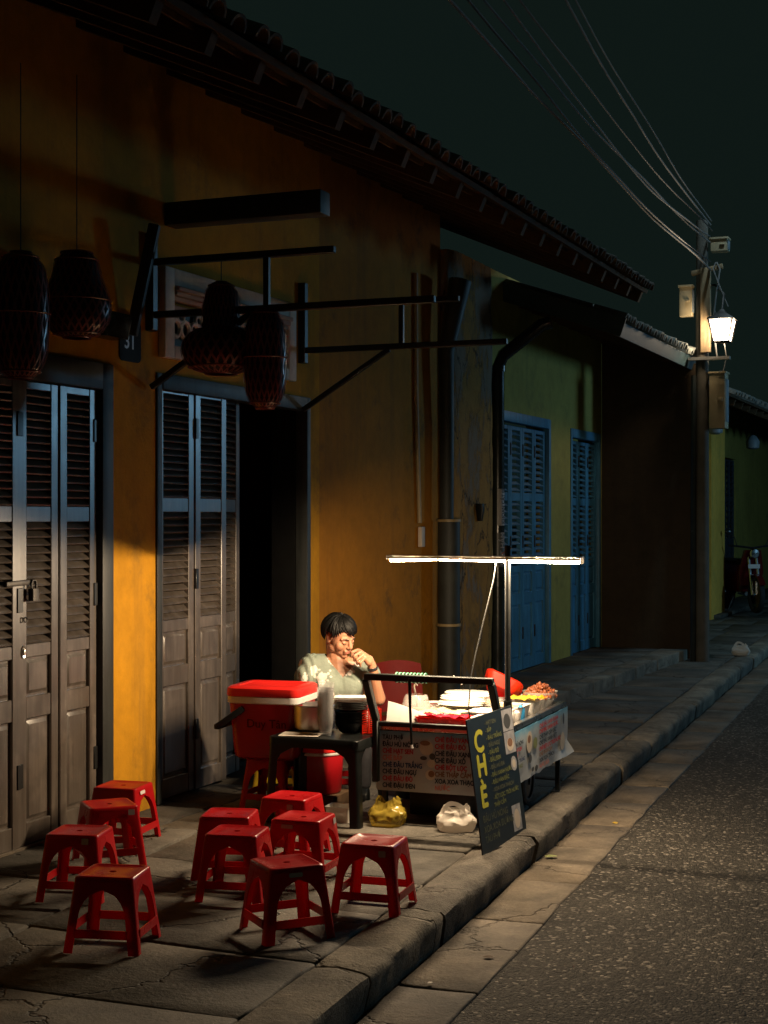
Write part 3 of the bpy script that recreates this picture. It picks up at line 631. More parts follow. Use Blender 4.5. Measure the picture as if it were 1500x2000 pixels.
yy = 11.3
while yy < 16.1:
    y1 = min(16.15, yy + random.uniform(.6, .9)); xo = -3.24 + .03 * (yy - 12.6)
    slab([(WX - .1, yy), (-3.42, yy), (-3.42, y1), (WX - .1, y1)], .10 + jit(.003), .03, 'step_slab', 'slab', stp, (0, 0), .012)
    slab([(-3.42, yy), (xo, yy), (xo + .02, y1), (-3.42, y1)], .102 + jit(.004), .13, 'step_edge_stone', 'kerb_stone', stp, (0, 0), .02); yy = y1
fin = MB(); fin.add([(x, y, z) for y in (16.2, 16.46) for x, z in ((WX + .021, -.02), (-3.06, -.02), (-3.06, 3.10), (WX + .021, 3.43))], [(0, 1, 2, 3), (7, 6, 5, 4), (0, 4, 5, 1), (1, 5, 6, 2), (2, 6, 7, 3), (3, 7, 4, 0)]); fin.build('party_wall', 'shade_plaster', H2, smooth=False)  # coloured dark to carry its shadow; the end face stays ochre
MB().box((-3.06, 16.203, -.02), (-3.045, 16.457, 3.08)).build('wall_end', 'ochre', H2, smooth=False)
p = MB().tube([(WX + .08, 12.40, .1), (WX + .08, 12.40, 2.75), (WX + .12, 12.42, 2.86), (WX + .42, 12.55, 3.12), (WX + .5, 12.56, 3.14)], .055, 14); dp = p.build('drain_pipe', 'downpipe', H2)
for z in (.9, 2.72): MB().lathe([(.057, 0), (.066, .003), (.066, .05), (.057, .053)], 16, (WX + .08, 12.40, z)).build('pipe_collar', 'downpipe', dp)
for k, (z0, z1, m, tx, sz, im) in enumerate(((1.42, 1.73, 'sticker', 'KHOAN CẮT BÊ TÔNG', .042, 'ink_dark'), (1.07, 1.36, 'grey_plastic', 'HÚT HẦM', .062, 'sticker'))):
    a0, a1 = -1.35, .35; s = MB().lathe([(.0568, z0), (.0568, z1)], 8, (WX + .08, 12.40, 0), a0, a1); pa = s.build('pasted_notice', m, dp)
    lettering(tx, sz, pa, (WX + .08 + .0615 * math.cos(-.5) + .012, 12.40 + .0615 * math.sin(-.5) + .01, z0 + .015), (0, 0, 1), (-.55, -.83, 0), im, .001)
roof(H2, -3.10, 3.14, -6.2, 4.17, 12.75, 16.62, 'tile_pale', fascia='teal_paint')
MB().bar((-3.02, 12.74, 3.09), (WX, 12.74, 3.46), .02, .16).build('verge_board', 'teal_paint', H2)

# ---------------------------------------------------------------- far house
H3 = thing('shop_house', 'farthest house with bright yellow pier, dark shutters and tiled eave', 'house')
wall_sheet(16.46, 42, -.05, 3.6, -4.50, .2, [(23.6, 27.5, .08, 2.5)]).build('wall', 'olive_yellow', H3, smooth=False)
MB().box((-4.5, 22.3, -.03), (-4.0, 23.42, 3.3)).build('pier', 'pale_yellow', H3, smooth=False)
MB().box((-4.55, 22.5, .004), (-3.9, 32, .06)).build('front_step', 'slab', H3, bevel=.01)
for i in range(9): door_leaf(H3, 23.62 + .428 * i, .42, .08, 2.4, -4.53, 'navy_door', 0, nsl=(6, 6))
roof(H3, -3.25, 3.0, -6.5, 4.2, 19.4, 36, 'tile_pale', .2, .6)
for y, z in ((21.2, 2.62), (24.5, 2.55)):
    q = MB().lathe([(.05, 0), (.10, .02), (.11, .12), (.06, .2), (.02, .22)], 12); q.build('hanging_lamp_shade', 'box_grey', H3, (-3.75, y, z))

# ---------------------------------------------------------------- utility pole, boxes, lantern, cables
PX, PY = -2.95, 15.92
U = thing('utility_pole', 'slim roadside utility pole at the end of the dark party wall', 'pole', (PX, PY, 0))
MB().tube([(0, 0, -.02), (0, 0, 2.9), (0, 0, 4.55)], [.075, .068, .060], 12).build('shaft', 'concrete_pole', U)
MB().tube([(-.085, -.055, 0), (-.075, -.06, 2.95)], .03, 8).build('cable_duct', 'downpipe', U)
MB().box((.0, -.10, 3.18), (.10, -.04, 4.05)).build('timber_batten', 'pole_wood', U, bevel=.006)
MB().box((-.12, -.13, 3.10), (.30, -.05, 3.13)).build('shelf_bracket', 'aluminium', U)
MB().bar((-.10, -.05, 4.0), (.22, -.05, 4.06), .04, .05).build('cross_arm', 'pole_wood', U, bevel=.005)
MB().tube([(.16, -.06, 4.1), (.20, -.10, 4.02), (.17, -.12, 3.8), (.13, -.11, 3.5), (.17, -.11, 3.13)], .008, 5).build('loose_wire', 'wire', U)
MB().tube([(.15, -.06, 4.1), (.13, -.1, 4.03), (.20, -.14, 3.85), (.30, -.2, 3.62)], .006, 5).build('loose_wire', 'wire', U)
MB().tube([(.15, -.1, 3.6), (.24, -.12, 3.3), (.27, -.12, 3.12), (.24, -.13, 2.98), (.19, -.12, 2.97)], .006, 5).build('loose_wire', 'wire', U)
def ebox(loc, hx, hy, h, label, mat, side):
    t = thing('meter_box', label, 'meter box', loc)
    MB().loft([(0, hx, hy, .01), (h, hx, hy, .01)], 2).build('casing', mat, t)
    MB().loft([(h, hx + .012, hy + .012, .01), (h + .018, hx + .012, hy + .012, .01)], 2).build('cover', mat, t)
    MB().box((hx + .001, -hy * .75, h * .12), (hx + .008, hy * .75, h * .9)).build('door', side, t, bevel=.003)
    MB().box((hx * .1, -hy - .016, h * .48), (hx * .7, -hy - .001, h * .56)).build('latch', 'box_beige', t, bevel=.003)
    return t
ebox((PX + .17, PY + .0, 2.40), .082, .10, .56, 'tall beige meter box below the lit lantern, on the pole', 'box_beige', 'box_grey')
ebox((PX - .15, PY - .06, 3.56), .065, .06, .30, 'small tan meter box beside the timber batten, left of the lit lantern', 'box_beige', 'box_grey')
ebox((PX + .18, PY + .02, 4.22), .085, .08, .12, 'shallow tan box highest up the utility pole, above the lit lantern', 'box_beige', 'box_grey')
# lantern
LT = thing('street_lantern', 'glowing four-sided street lantern hanging beside the utility pole', 'lantern', (-2.70, 15.66, 3.26))
MB().loft([(.005, .072, .072, .004), (.215, .112, .112, .004)], 1, False, False).build('glass', 'lantern_glass', LT)
f = MB()
for sx in (-1, 1):
    for sy in (-1, 1): f.bar((sx * .076, sy * .076, 0), (sx * .118, sy * .118, .225), .013, .013)
f.loft([(-.012, .06, .06, .004), (.006, .078, .078, .004)], 1); f.build('frame', 'iron', LT)
MB().loft([(.222, .135, .135, .006), (.235, .13, .13, .006), (.29, .05, .05, .01), (.33, .02, .02, .01)], 2).build('cap', 'iron', LT)
MB().tube([(0, 0, .32), (0, .1, .5), (-.12, .28, .62), (-.28, .34, .64)], .012, 6).build('hanger', 'iron', LT)
ld = bpy.data.lights.new('lantern_light', 'POINT'); ld.energy = LANTERN_POWER; ld.color = (1, .78, .52); ld.shadow_soft_size = .10
lo = bpy.data.objects.new('lantern_light', ld); place(lo, LT, (0, 0, .10)); ld.use_shadow = True
# lamp slung on an assumed wire over the street, its glow just at the edge of the view
AL = thing('pendant_street_lamp', 'cool white lamp on an assumed wire over the street, only its glow in the top right corner', 'street lamp', (-2.24, 15.02, 6.655))
MB().tube([(-6, 0, .62), (-3, 0, .34), (0, 0, .22), (3, 0, .32), (8, 0, .75)], .008, 5).build('assumed_span_wire', 'wire_dark', AL); MB().tube([(0, 0, .10), (0, 0, .22)], .012, 6).build('hanger', 'iron', AL)
MB().loft([(.03, .13, .07, .05), (.06, .16, .09, .06), (.10, .12, .06, .05)], 4).build('housing', 'box_grey', AL)
MB().loft([(.005, .09, .045, .03), (.029, .12, .06, .04)], 4).build('diffuser', 'cool_lamp', AL)
ld = bpy.data.lights.new('pendant_lamp_light', 'SPOT'); ld.energy = PENDANT_LAMP_POWER; ld.color = (.60, .85, 1.0); ld.spot_size = R(150); ld.spot_blend = .6; ld.shadow_soft_size = .08
lo = bpy.data.objects.new('pendant_lamp_light', ld); place(lo, AL, (0, 0, -.02))
# assumed lamp across the street, unseen, added for cool light on the door fronts
FL = thing('assumed_street_lamp', 'assumed cool lamp on an added post across the street, out of view', 'street lamp', (4.6, 19.0, -.10))
MB().tube([(0, 0, 0), (0, 0, .5), (0, 0, 3.5)], [.09, .06, .045], 12).build('post', 'iron', FL)  # post and globe added to give the assumed light a body
MB().lathe([(.05, 3.5), (.14, 3.56), (.17, 3.72), (.14, 3.88), (.0, 3.94)], 16).build('globe', 'cool_lamp', FL)
ld = bpy.data.lights.new('assumed_lamp_light', 'POINT'); ld.energy = ASSUMED_LAMP_POWER; ld.color = (.28, .66, 1.0); ld.shadow_soft_size = .5
lo = bpy.data.objects.new('assumed_lamp_light', ld); place(lo, FL, (-.75, 0, 3.2))
# overhead cables from the pole back over the street
def cable(a, b, sag, label, r=.007, mat='wire'):
    a, b = Vector(a), Vector(b); n = 26; pts = []
    for i in range(n + 1):
        t = i / n; p = a.lerp(b, t); p.z -= sag * 4 * t * (1 - t); p.x += .04 * noise.noise((t * 6, sag * 9, 0)); pts.append(p)
    o = MB().tube(pts, r, 5).build('overhead_cable', mat); return tag(o, label, 'cable', 'cables strung to the utility pole')
LBL = ['lowest and thickest cable running from the timber batten up over the street', 'second lowest cable, dark, just above the thickest one', 'pale cable third from the bottom of the sagging bundle', 'deepest sagging cable in the middle of the bundle',
       'dark tight cable in the middle of the bundle', 'second highest cable swinging far over the street', 'topmost thin cable leaving the head of the utility pole']
for i, (z, x, z2, sag, r) in enumerate(((4.02, -2.55, 4.35, .12, .010), (4.10, -2.45, 4.62, .30, .008), (4.3, -2.6, 4.75, .22, .008), (4.36, -2.35, 4.9, .42, .007), (4.42, -2.5, 4.85, .15, .007), (4.48, -2.2, 5.3, .30, .008), (4.52, -2.3, 5.55, .20, .006))):
    cable((PX + .1, PY - .1, z), (x, 3.0, z2), sag, LBL[i], r, 'wire' if i % 3 != 1 else 'wire_dark')
# ================================================================ plastic stools and tables
def leg_mesh(name, h, wt, wb, lw, spring, apex, th, mat, rc=.014):
    """moulded corner leg: L section that swells into two half arches under the seat"""
    mb = MB(); lv = []; N = 13
    for i in range(N + 1): lv.append(h * (i / N) if i < 5 else h * (5 / N) + (h - h * 5 / N) * (i - 5) / (N - 5))
    rows = []
    for z in lv:
        t = z / h; wx = wb[0] + (wt[0] - wb[0]) * t; wy = wb[1] + (wt[1] - wb[1]) * t
        def inner(w):
            if z <= spring: return w - lw
            q = min(1, (z - spring) / (apex - spring)); return max(0, (w - lw) * math.sqrt(max(0, 1 - q * q)))
        ix, iy = inner(wx), inner(wy); row = [(ix, wy, z), ((ix + wx - rc) / 2, wy, z), (wx - rc, wy, z)]
        row += [(wx - rc + rc * math.sin(a), wy - rc + rc * math.cos(a), z) for a in (PI / 6, PI / 3)]
        row += [(wx, wy - rc, z), (wx, (iy + wy - rc) / 2, z), (wx, iy, z)]; rows.append(row)
    m = len(rows[0]); mb.add([p for r in rows for p in r], [(i * m + j, i * m + j + 1, (i + 1) * m + j + 1, (i + 1) * m + j) for i in range(len(rows) - 1) for j in range(m - 1)])
    me = baked(mb, name, [('SOLIDIFY', dict(thickness=th, offset=-1))], 35)
    # solidify needs the outward side: flip if it grew the wrong way is harmless at this thickness
    me.materials.append(MAT[mat]); return me
def seat_mesh(name, h, w, mat, hole=.013, rim=.007, r=.022, lip=.018):
    mb = MB(); hx, hy = w
    mb.loft([(h - lip, hx + .002, hy + .002, r), (h - .005, hx + .001, hy + .001, r), (h - .001, hx - .003, hy - .003, r), (h, hx - .007, hy - .007, r), (h - .0005, hx - .012, hy - .012, r), (h - rim * .45, hx - .017, hy - .017, r * .8),
             (h - rim * .5, hole + .03, hole + .03, .03), (h - rim * .55, hole, hole, hole), (h - rim - .012, hole * .9, hole * .9, hole)], 5, False, False)
    mb.loft([(h - lip, hx - .002, hy - .002, r), (h - .012, hx - .006, hy - .006, r), (h - .012, hole, hole, hole)], 5, False, False)
    me = mb.mesh(name, angle=50); me.materials.append(MAT[mat]); return me
SH = .258
STOOL = dict(leg=leg_mesh('leg', SH - .004, (.104, .104), (.136, .136), .036, .125, .213, .0035, 'red_stool'), seat=seat_mesh('seat', SH, (.104, .104), 'red_stool'))
def stretch(w0, z0, z1, mat, lw=.034):
    mb = MB(); t = .004
    mb.box((-w0 + lw, -t, z0), (w0 - lw, 0, z1)); me = mb.mesh('stretcher', smooth=False); me.materials.append(MAT[mat]); return me
STRETCH = stretch(.128, .052, .082, 'red_stool')
STICK = MB().loft([(0, .026, .008, .005), (.0008, .026, .008, .005)], 3).mesh('sticker'); STICK2 = MB().loft([(0, .014, .012, .004), (.0008, .014, .012, .004)], 3).mesh('sticker')
def stool(x, y, deg, label, sticker=None, name='plastic_stool', mat=None):
    t = thing(name, label, 'stool', (x, y, .002), R(deg), 'red plastic stools on the pavement')
    inst('seat', STOOL['seat'], t)
    for k in range(4): inst('leg', STOOL['leg'], t, None, (0, 0, k * PI / 2))
    for k in range(4):
        a = k * PI / 2; d = .1265; inst('stretcher', STRETCH, t, (d * math.sin(a), -d * math.cos(a), 0), (0, 0, a))
    for face, dx, dz, kind, mt in sticker or ():
        a = face * PI / 2; q = 1.0; d = .1075 + (.258 - dz) * .125; me = (STICK if kind == 0 else STICK2).copy(); me.materials.append(MAT[mt])
        inst('sticker', me, t, (d * math.sin(a) + dx * math.cos(a), -d * math.cos(a) + dx * math.sin(a), dz), (R(90 - 7), 0, a))
    return t
stool(-2.91, 4.62, 13, 'front left red plastic stool, darkest and nearest on the pavement')
stool(-3.41, 5.17, 14, 'red stool left of the others near the door with a grey square sticker', [(0, .06, .235, 1, 'sticker')])
stool(-3.61, 5.70, 46, 'cornerwise red stool middle of the row along the padlocked door', [(0, .07, .232, 1, 'sticker')])
stool(-3.80, 6.12, 7, 'red stool against the yellow wall with a white label on its side', [(1, -.03, .232, 0, 'sticker_white')])
stool(-3.03, 5.71, 15, 'orange-lit red stool behind the centre pair, farthest left of the middle group')
stool(-2.83, 5.40, 11, 'red stool in the middle group standing in front of the orange-lit one')
stool(-2.96, 6.17, 1, 'red stool nearest the black table, at the back of the group', [(0, .04, .225, 1, 'sticker')])
stool(-2.71, 5.76, 4, 'red stool with a long grey label in front of the black table', [(0, -.03, .232, 0, 'sticker'), (1, .07, .232, 1, 'sticker')])
stool(-2.41, 4.98, -42, 'red stool set cornerwise near the kerb with a grey oval label', [(1, -.01, .232, 0, 'sticker')])
stool(-2.26, 5.44, 5, 'rightmost red stool standing by the kerb edge', [(0, .065, .228, 1, 'sticker')])
stool(-3.53, 7.13, 3, 'red stool hidden under the square cooler')
ys_ = stool(-3.71, 7.60, 12, 'yellow plastic stool behind the table between the cooler and red tub')
for ch in ys_.children:
    me = ch.data.copy(); me.materials.clear(); me.materials.append(MAT['yellow_plastic']); ch.data = me
ys_['group'] = 'seats behind the table'
# black table
TB = thing('plastic_table', 'low black plastic table loaded with a pot, bowls and cups', 'table', (-3.135, 6.935, .002))
TH = .42
me = seat_mesh('table_top', TH, (.240, .175), 'black_plastic', .004, .004, .03, .05); inst('table_top', me, TB)
lg = leg_mesh('leg', TH - .02, (.236, .171), (.254, .19), .05, .30, .385, .005, 'black_plastic', .02)
lg2 = leg_mesh('leg', TH - .02, (.171, .236), (.19, .254), .05, .30, .385, .005, 'black_plastic', .02)
for k in range(4): inst('leg', lg if k % 2 == 0 else lg2, TB, None, (0, 0, k * PI / 2))
p = MB().loft([(0, .10, .075, .004), (.0015, .10, .075, .004)], 2).build('paper_sheet', 'paper', None, (-3.24, 6.86, TH + .004), (0, 0, R(12))); tag(p, 'pale paper sheet lying on the left end of the black table', 'paper')
# ================================================================ on and around the table
CO = thing('cooler_box', 'large square red cooler with white rim and black handle beside the table', 'cooler', (-3.53, 7.13, .262), R(6))
MB().loft([(0, .150, .125, .04), (.012, .165, .14, .045), (.06, .172, .147, .045), (.285, .188, .163, .045)], 5).build('body', 'red_cooler', CO)
MB().loft([(.285, .190, .165, .045), (.290, .196, .171, .045), (.318, .197, .172, .045), (.322, .192, .167, .045)], 5).build('rim', 'white_plastic', CO)
MB().loft([(.322, .196, .171, .045), (.330, .199, .174, .045), (.362, .197, .172, .045), (.372, .186, .161, .045), (.373, .15, .13, .04), (.368, .145, .125, .04)], 5).build('lid', 'red_lid', CO)
hd = MB(); hd.bar((-.10, -.158, .262), (-.235, -.185, .165), .028, .034); hd.bar((-.10, .158, .262), (-.235, .185, .165), .028, .034); hd.bar((-.232, -.195, .167), (-.232, .195, .167), .034, .03)
hd.build('handle', 'black_plastic', CO, bevel=.008, seg=2)
lt = MB().loft([(0, .028, .05, .01), (.014, .024, .046, .01)], 3); lt.v = [(q[2] + .178, q[0] + .02, q[1] + .25) for q in lt.v]; lt.build('latch', 'red_lid', CO)
lettering('Duy Tân', .062, CO, (-.085, -.1567, .165), (1, 0, 0), (0, -.06, 1), 'dark_red_chair', .0005)
TUB = thing('round_cooler', 'round red drink cooler with flat lid under the black table', 'cooler', (-3.315, 7.235, .075))
MB._cap = True
MB().lathe([(.108, 0), (.115, .01), (.126, .19), (.126, .20)], 28).build('body', 'red_cooler', TUB)
MB().lathe([(.129, .20), (.131, .203), (.131, .213), (.129, .216)], 28).build('rim', 'white_plastic', TUB)
MB().lathe([(.128, .216), (.134, .219), (.133, .240), (.120, .250), (.03, .254), (.001, .254)], 28).build('lid', 'red_lid', TUB)
MB().lathe([(.03, .254), (.032, .27), (.022, .278), (.001, .279)], 14).build('knob', 'black_plastic', TUB)
bk = MB().box((-3.44, 7.11, 0), (-3.18, 7.36, .073)).build('wooden_block', 'rafter', None, bevel=.006); tag(bk, 'rough dark wood block under the round red cooler', 'block')
Zt = TH + .0035
PT = thing('cooking_pot', 'dented aluminium pot with loop handles on the black table', 'pot', (-3.245, 7.03, Zt))
MB._cap = False
MB().lathe([(.001, .001), (.085, 0), (.10, .012), (.106, .05), (.106, .125), (.111, .128), (.110, .132), (.103, .130), (.102, .06), (.09, .012), (.001, .01)], 30).build('body', 'aluminium', PT)
for s in (-1, 1):
    MB().tube([(s * .105, -.035, .11), (s * .13, -.03, .118), (s * .137, 0, .12), (s * .13, .03, .118), (s * .105, .035, .11)], .005, 6).build('handle', 'aluminium', PT)
def cups(x, y, h, r, label, lean=0):
    t = thing('cup_stack', label, 'cups', (x, y, Zt)); t.rotation_euler = (0, R(lean), 0); n = int(h / .0155)
    me = MB().lathe([(r * .70, 0), (r * .95, .062), (r, .064), (r, .067), (r * .93, .0625), (r * .67, .001)], 18).mesh('cup'); me.materials.append(MAT['cup_plastic'])
    for i in range(n): inst('cup', me, t, (jit(.0006), jit(.0006), i * (h - .067) / max(1, n - 1)))
    return t
cups(-3.115, 6.875, .265, .041, 'tall leaning stack of clear plastic cups at the table front', 1.0)
cups(-3.15, 6.94, .225, .038, 'shorter stack of clear cups tucked behind the tall one', -1.0)
BW = thing('bowl_stack', 'stack of dark bowls topped with grey plates on the black table', 'bowls', (-3.035, 7.01, Zt))
bm_ = MB().lathe([(.001, .004), (.045, .0), (.06, .01), (.085, .055), (.0865, .057), (.083, .056), (.058, .014), (.001, .01)], 26).mesh('bowl'); bm_.materials.append(MAT['black_plastic'])
for i in range(5): inst('bowl', bm_, BW, (jit(.002), jit(.002), i * .014))
pm = MB().lathe([(.001, .001), (.06, 0), (.088, .009), (.0885, .0115), (.06, .0035), (.001, .003)], 26).mesh('plate'); pm.materials.append(MAT['grey_plastic'])
for i in range(5): inst('plate', pm, BW, (jit(.002), jit(.002), .115 + i * .0085))
tr = MB().loft([(0, .075, .055, .02), (.012, .085, .062, .02), (.012, .08, .058, .02), (.004, .072, .052, .02)], 4).build('takeaway_lid', 'white_plastic', None, (-3.035, 7.01, Zt + .168), (0, 0, R(20))); tag(tr, 'white plastic lid lying on top of the grey plate stack', 'lid')
# red caddy of sauce bottles
BK = thing('utensil_basket', 'bright red slotted basket holding bottles at the table corner', 'basket', (-2.955, 7.045, Zt), R(38))
b = MB(); hw = .046; Hh = .115
for k in range(11):
    z = .006 + k * .0105
    for s in (-1, 1): b.box((-hw, s * hw - .0015, z), (hw, s * hw + .0015, z + .0055)); b.box((s * hw - .0015, -hw + .002, z), (s * hw + .0015, hw - .002, z + .0055))
for s in (-1, 1):
    for q in (-1, -.33, .33, 1): b.box((q * hw - .0025, s * (hw + .002) - .002, 0), (q * hw + .0025, s * (hw + .002) + .002, Hh + .008)); b.box((s * (hw + .002) - .002, q * hw - .0025, 0), (s * (hw + .002) + .002, q * hw + .0025, Hh + .008))
b.box((-hw, -hw, 0), (hw, hw, .003)); b.build('grid', 'red_basket', BK)
for x, y, h, m, cap, lb in ((-.02, -.015, .135, 'white_plastic', 'red_lid', 'white sauce bottle with red cap standing in the red basket'), (.02, .008, .145, 'glass_bottle', 'steel', 'dark glass sauce bottle standing in the red basket'), (-.008, .024, .13, 'white_plastic', 'black_plastic', 'white bottle with black cap at the back of the red basket')):
    c_ = BK.matrix_basis @ Vector((x, y, .004)); t = thing('sauce_bottle', lb, 'bottle', c_)
    MB().lathe([(.001, 0), (.016, 0), (.018, .004), (.018, h * .62), (.008, h * .8), (.008, h * .88)], 14).build('body', m, t)
    MB().lathe([(.009, h * .86), (.0095, h * .88), (.0095, h * .97), (.006, h), (.001, h)], 12).build('cap', cap, t)
# under the table and the cart
TBX = thing('plastic_tub', 'milky square food tub on the ground under the table', 'tub', (-3.045, 6.90, .004), R(5))
MB().loft([(0, .055, .05, .012), (.075, .064, .058, .014), (.077, .067, .061, .014), (.074, .063, .057, .014), (.004, .052, .047, .012)], 4).build('box', 'milky_box', TBX)
MB().loft([(.003, .052, .047, .012), (.035, .055, .05, .012)], 4).build('contents', 'white_food', TBX)
def bag(x, y, r, h, mat, label, seed, rz=0, loops=True):
    """slumped carrier bag: creased body sagging to the ground, open mouth, two flat loop handles"""
    t = thing('plastic_bag', label, 'bag', (x, y, .004), rz); mb = MB(); nu, nv = 44, 22; vs = []
    for i in range(nv + 1):
        f = i / nv; prof = (.86 + .22 * math.sin(PI * min(1, f * 1.5)) - .62 * max(0, f - .45) ** 1.2)
        for j in range(nu):
            a = 2 * PI * j / nu; ca, sa = math.cos(a), math.sin(a); sq = (abs(ca) ** 3 + abs(sa) ** 3) ** (-1 / 3)
            cr = .24 * noise.noise((ca * 1.6 + seed, sa * 1.6, f * 2)) + .14 * noise.noise((ca * 5 + seed, sa * 5, f * 6)) - .11 * abs(noise.noise((ca * 8, sa * 8 + seed, f * 5)))
            w = prof * sq * .92 * (1 + cr * (.4 + f)); top = h * (.78 + .22 * abs(ca) ** 2 + .06 * noise.noise((ca * 2, sa * 2, seed)))
            vs.append((r[0] * w * ca, r[1] * w * sa * (1 - .35 * f), max(0, top * f ** .9 + .014 * noise.noise((ca * 2, sa * 2 + f * 4, seed)) * (f > .05))))
    mb.add(vs, [(i * nu + j, i * nu + (j + 1) % nu, (i + 1) * nu + (j + 1) % nu, (i + 1) * nu + j) for i in range(nv) for j in range(nu)] + [tuple(range(nu - 1, -1, -1))])
    mb.build('body', mat, t, angle=28)
    if loops:
        for s in (-1, 1):
            hh = MB(); n = 10; vs = []
            for i in range(n + 1):
                u = i / n; p = Vector((r[0] * (-.62 + 1.05 * u), s * r[1] * (.40 + .45 * (s > 0) * math.sin(PI * u)), h * (.80 + (.26 if s < 0 else -.10) * math.sin(PI * u) ** .7 * (1.3 - .6 * u)))); wd = .010 + .010 * abs(u - .5)
                vs += [p + Vector((0, .004 * noise.noise((u * 5, s, seed)), -wd)), p + Vector((0, 0, wd))]
            hh.add(vs, [(2 * i, 2 * i + 1, 2 * i + 3, 2 * i + 2) for i in range(n)]); hh.build('handle', mat, t)
    return t
bag(-2.80, 6.90, (.095, .085), .14, 'yellow_bag', 'crumpled yellow plastic bag on the ground left of the cart', 3.1, loops=False)
bag(-2.445, 6.90, (.098, .075), .125, 'white_bag', 'white carrier bag with loop handles under the cart', 8.7, R(20))
bag(-2.69, 16.75, (.10, .06), .13, 'white_bag', 'small crumpled white bag far down the pavement past the pole', 5.2)
BS = thing('metal_basin', 'shiny metal basin on a dark bucket between the table and cart', 'basin', (-2.975, 7.65, .004))
MB().lathe([(.001, .12), (.08, .12), (.115, .165), (.122, .167), (.121, .171), (.11, .166), (.078, .126), (.001, .125)], 26).build('bowl', 'steel', BS)
MB().lathe([(.075, .0), (.095, .12), (.001, .12)], 22).build('bucket', 'black_plastic', BS)
# ================================================================ food cart
CA = thing('food_cart', 'low dessert cart with menu banners, push handle and lamp pole', 'cart', (-2.24, 7.0, 0), R(1.9))
CW, CLn, CZ0, CZ1 = .64, 1.20, .20, .472
b = MB(); b.box((-CW + .004, .004, CZ0), (-.004, CLn - .004, CZ1 - .02)); b.build('cabinet', 'grey_plastic', CA, bevel=.004, seg=1)
b = MB()
for (a, c_) in (((-CW - .012, -.012, CZ1 - .02), (.012, .02, CZ1 + .008)), ((-CW - .012, CLn - .02, CZ1 - .02), (.012, CLn + .012, CZ1 + .008)), ((-CW - .012, .02, CZ1 - .02), (-CW + .02, CLn - .02, CZ1 + .008)), ((-.02, .02, CZ1 - .02), (.012, CLn - .02, CZ1 + .008))): b.box(a, c_)
b.build('counter_rim', 'steel', CA, bevel=.003, seg=1)
MB().box((-CW + .021, .021, CZ1 - .019), (-.021, CLn - .021, CZ1 - .012)).build('counter', 'steel', CA, smooth=False)
# banners
bn = MB().loft([(0, CW / 2 + .006, .146, .012), (.004, CW / 2 + .006, .146, .012)], 3); bn.v = [(q[0] - CW / 2, -q[2] - .006, q[1] + .303) for q in bn.v]
FB = bn.build('front_banner', 'banner', CA)
bn = MB(); nj, nk = 30, 10; vs = []
for k in range(nk + 1):
    for j in range(nj + 1):
        yy = -.005 + (CLn + .03) * j / nj; zz = .188 + .262 * k / nk
        if k == 0: zz += .010 * noise.noise((yy * 9, 0, 4)) + (.012 if j == nj else 0)
        if j == nj: yy += .018 * noise.noise((zz * 22, 3, 0)) + (.02 if k < 2 else 0)
        vs.append((.016 + .007 * noise.noise((yy * 5, zz * 6, 0)) + (.02 if j == nj and k < 3 else 0) + (.012 * max(0, 1 - k / 2) if j > nj - 6 else 0), yy, zz))
bn.add(vs, [(k * (nj + 1) + j, k * (nj + 1) + j + 1, (k + 1) * (nj + 1) + j + 1, (k + 1) * (nj + 1) + j) for k in range(nk) for j in range(nj)])
me = baked(bn, 'side_banner', [('SOLIDIFY', dict(thickness=.0015, offset=-1))]); me.materials.append(MAT['banner']); SB = inst('side_banner', me, CA)
U1, V1 = (1, 0, 0), (0, 0, 1)
fl = [('TÀU PHỚ', 'ink_dark'), ('ĐẬU HŨ NÓNG', 'ink_dark'), ('CHÈ HẠT SEN', 'ink_red'), ('CHÈ BẮP', 'ink_pale_red'), ('CHÈ ĐẬU TRẮNG', 'ink_navy'), ('CHÈ ĐẬU NGỰ', 'ink_dark'), ('CHÈ ĐẬU ĐỎ', 'ink_red'), ('CHÈ ĐẬU ĐEN', 'ink_dark')]
fr_ = [('CHÈ ĐẬU VÁN', 'ink_red'), ('CHÈ ĐẬU ĐỎ', 'ink_red'), ('CHÈ ĐẬU XANH', 'ink_dark'), ('CHÈ ĐẬU XỔ', 'ink_dark'), ('CHÈ BỘT LỌC', 'ink_red'), ('CHÈ THẬP CẨM', 'print_brown'), ('XOA XOA THẠCH', 'ink_dark'), ('NƯỚC', 'ink_pale_red')]
for L, x0 in ((fl, -CW + .028), (fr_, -CW + .298)):
    for i, (tx, mt) in enumerate(L): lettering(tx, .032, FB, (x0, -.0125, .408 - i * .0335), U1, V1, mt, .0015, squeeze=.80)
def disc(parent, c, rx, rz, mat, axis, name='printed_picture', n=14):
    mb = MB(); ring = [(rx * math.cos(2 * PI * i / n), rz * math.sin(2 * PI * i / n)) for i in range(n)]
    mb.add([((c[0] + u, c[1], c[2] + v) if axis == 'x' else (c[0], c[1] + u, c[2] + v)) for u, v in ring], [tuple(range(n))]); return mb.build(name, mat, parent, smooth=False)
for (x, z, rx, rz, m) in ((-.385, .375, .036, .036, 'print_cream'), (-.392, .398, .026, .012, 'print_brown'), (-.40, .325, .018, .010, 'print_dark'), (-.355, .335, .016, .016, 'print_dark'), (-.36, .30, .022, .020, 'print_cream'), (-.365, .245, .026, .026, 'print_cream'), (-.36, .25, .016, .016, 'print_brown')):
    disc(FB, (x, -.0112 - .0002 * (m != 'print_cream') - .0001 * (rx < .02), z), rx, rz, m, 'x')
U2 = (0, 1, 0)
